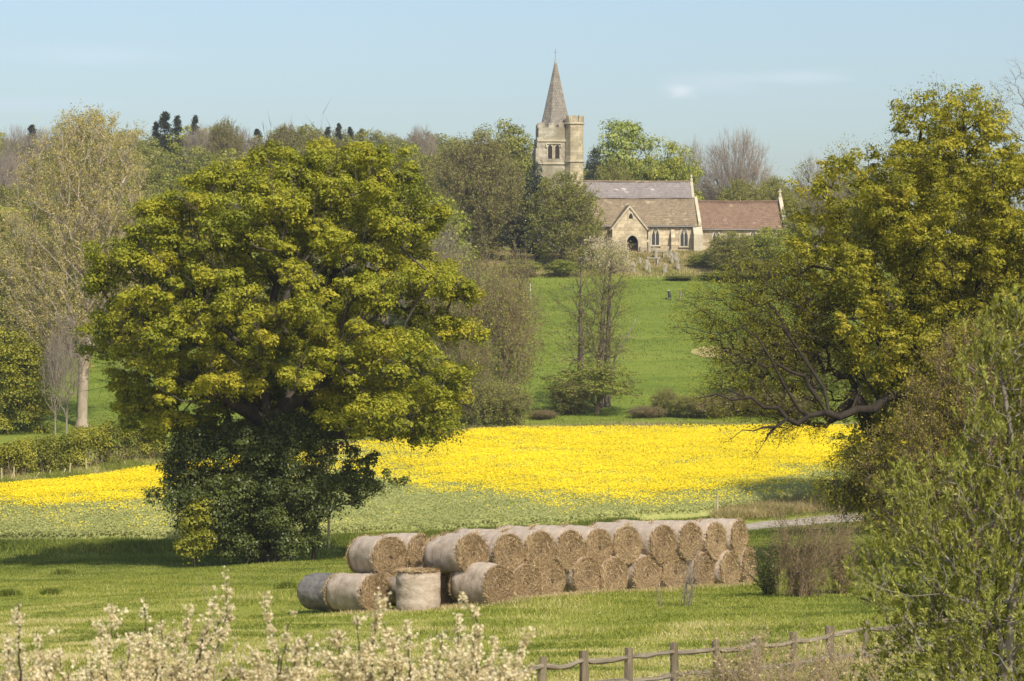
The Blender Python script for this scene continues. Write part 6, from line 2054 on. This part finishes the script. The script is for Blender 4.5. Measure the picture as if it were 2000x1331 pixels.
def blackthorn():
    rng = np.random.default_rng(909)
    # stems traced to their tips: (photo x, y of the tip, x of the foot, distance)
    bushes = [
        ('blackthorn at the lower left corner, its single tall white spray near the photo edge', 60, [(38, 1168, 50), (10, 1225, 20), (75, 1215, 70), (95, 1260, 80), (130, 1270, 110), (20, 1270, 10), (60, 1290, 60), (115, 1310, 100)]),
        ('blackthorn in white blossom with two upright sprays left of the tallest one', 230, [(228, 1175, 215), (205, 1210, 195), (255, 1230, 225), (180, 1260, 180), (160, 1290, 165), (240, 1280, 230), (275, 1265, 255), (285, 1150, 275), (300, 1210, 285), (140, 1300, 150), (200, 1300, 200)]),
        ('tall blackthorn whose highest flowering fork tops the white bank', 385, [(420, 1172, 360), (372, 1160, 345), (345, 1215, 325), (440, 1180, 385), (310, 1190, 300), (395, 1235, 370), (350, 1265, 340), (455, 1250, 420), (410, 1290, 400), (330, 1300, 330), (425, 1100, 405)]),
        ('blackthorn with a lone thin spray in the middle of the white bank', 545, [(530, 1165, 540), (555, 1215, 550), (500, 1265, 520), (580, 1240, 565), (530, 1270, 535), (610, 1225, 585), (565, 1290, 560), (480, 1290, 505), (590, 1285, 580), (515, 1300, 515)]),
        ('dense white blackthorn below the upright bale', 700, [(660, 1225, 675), (690, 1255, 690), (720, 1240, 705), (745, 1150, 735), (765, 1205, 745), (640, 1265, 655), (670, 1290, 680), (720, 1290, 720), (700, 1200, 700), (625, 1290, 640), (780, 1235, 760)]),
        ('dense white blackthorn below the single bale', 840, [(800, 1215, 810), (830, 1245, 825), (860, 1225, 845), (885, 1195, 860), (905, 1205, 875), (785, 1265, 800), (840, 1285, 840), (880, 1265, 870), (815, 1295, 820), (865, 1300, 865)]),
        ('blackthorn with a slanting spray at the right end of the white bank', 950, [(935, 1170, 915), (930, 1225, 915), (960, 1250, 940), (1035, 1235, 965), (985, 1265, 955), (905, 1265, 915), (940, 1290, 935), (1005, 1300, 970), (975, 1310, 960)]),
    ]
    for bi, (lab, pxb, st) in enumerate(bushes):
        d0 = 15.5 + (bi % 3) * .7
        b = onground(pxb, d0)
        Vs, Cc, Tt = [], [], []
        st = st + [(pxb + rng.uniform(-95, 95), rng.uniform(1255, 1335), pxb + rng.uniform(-80, 80)) for _ in range(3)]
        for (tx, ty, fx) in st:
            d = d0 + rng.uniform(-.5, .5)
            tip = np.array(P(tx, ty + 14, d)); mid = np.array(P(fx, 1400, d + rng.uniform(-.1, .1))); foot = np.array(b) + rng.normal(0, .08, 3) * [1, 1, 0]
            n = 16
            u = np.linspace(0, 1, n)[:, None]
            up = mid + (tip - mid) * u + np.sin(u * np.pi * rng.uniform(.8, 2)) * rng.normal(0, .03, (1, 3)) + rng.normal(0, .006, (n, 3))
            pts = np.concatenate([[foot], [(foot * .35 + mid * .65) + rng.normal(0, .03, 3)], up])
            rr = np.concatenate([[.016, .012], np.linspace(.0085, .0018, n)]) * rng.uniform(.8, 1.2)
            V, Fq = cones(pts[:-1], pts[1:], rr[:-1], rr[1:], 5); Vs.append((V, [Fq]))
            # side spurs, thick with flowers
            m = rng.integers(16, 26)
            k = rng.uniform(2.0, len(pts) - 1.05, m); i0 = k.astype(int); fr = (k - i0)[:, None]
            a = pts[i0] * (1 - fr) + pts[i0 + 1] * fr
            sd = unit(unit(pts[i0 + 1] - pts[i0]) * .7 + rng.normal(0, .75, (m, 3)))
            sl = rng.uniform(.015, .11, m) * np.where(rng.random(m) < .2, 1.9, 1)
            V, Fq = twigs(a, sd, sl, .0022); Vs.append((V, [Fq]))
            dens = rng.uniform(.35, 1.0)
            # blossom knots along stem and spurs
            kn = int(46 * dens)
            k = rng.uniform(2.5, len(pts) - 1.01, kn); i0 = k.astype(int); fr = (k - i0)[:, None]
            c1 = pts[i0] * (1 - fr) + pts[i0 + 1] * fr + rng.normal(0, .010, (kn, 3))
            kk = rng.integers(0, m, int(62 * dens)); c2 = a[kk] + sd[kk] * (sl[kk] * rng.random(len(kk)))[:, None] + rng.normal(0, .007, (len(kk), 3))
            c = np.concatenate([c1, c2])
            # flowers gather in knots: repeat each knot
            kn2 = np.repeat(c, rng.integers(4, 14, len(c)), 0); kn2 = kn2 + rng.normal(0, .0095, kn2.shape)
            Cc.append(kn2)
        c = np.concatenate(Cc)
        # five petals per flower
        nfl = len(c)
        nrm = unit(rng.normal(0, 1, (nfl, 3)) + [0, -.3, .5])
        u_, w_ = frame(nrm)
        an = (np.arange(5) * 2 * np.pi / 5)[None] + rng.uniform(0, 6.28, (nfl, 1))
        dirp = u_[:, None] * np.cos(an)[..., None] + w_[:, None] * np.sin(an)[..., None]
        s = rng.uniform(.0055, .0095, (nfl, 1, 1))
        sidep = np.cross(np.repeat(nrm[:, None], 5, 1), dirp)
        c5 = c[:, None]; up5 = nrm[:, None]
        V = np.stack([c5 + 0 * dirp, c5 + dirp * s * .62 + sidep * s * .48 + up5 * s * .25, c5 + dirp * s + up5 * s * .35, c5 + dirp * s * .62 - sidep * s * .48 + up5 * s * .25], 2).reshape(-1, 3)
        Fq = np.arange(len(V)).reshape(-1, 4)
        tt = np.repeat(np.clip(rng.normal(.5, .25, nfl), 0, 1), 20)
        bb = np.array(b)
        t = thing('blackthorn_bush', lab, 'shrub', b, 0, 'blackthorn bushes in blossom')
        Vw, Fw, _ = join(Vs)
        npmesh('stems', Vw - bb, bypoly(Fw), M['dark_bark'], t)
        npmesh('blossom', V - bb, [Fq], M['blossom'], t, tint=tt)


blackthorn()


# ------------------------------------------------------------------ haze
def haze():
    me = bpy.data.meshes.new('haze')
    x0, x1, y0, y1, z0, z1 = -2550, 2550, -55, 5010, -140, 60
    V = [(x, y, z) for z in (z0, z1) for y in (y0, y1) for x in (x0, x1)]
    me.from_pydata(V, [], [(0, 2, 3, 1), (4, 5, 7, 6), (0, 1, 5, 4), (2, 6, 7, 3), (0, 4, 6, 2), (1, 3, 7, 5)])
    m = bpy.data.materials.new('haze'); m.use_nodes = True
    nt = m.node_tree; nt.nodes.clear()
    out = nt.nodes.new('ShaderNodeOutputMaterial'); v = nt.nodes.new('ShaderNodeVolumePrincipled')
    v.inputs['Color'].default_value = (.86, .90, .95, 1)
    v.inputs['Density'].default_value = 0.00016
    v.inputs['Anisotropy'].default_value = 0.2
    nt.links.new(v.outputs[0], out.inputs['Volume'])
    me.materials.append(m)
    o = bpy.data.objects.new('haze', me); COL.objects.link(o)
    o['kind'] = 'stuff'


haze()
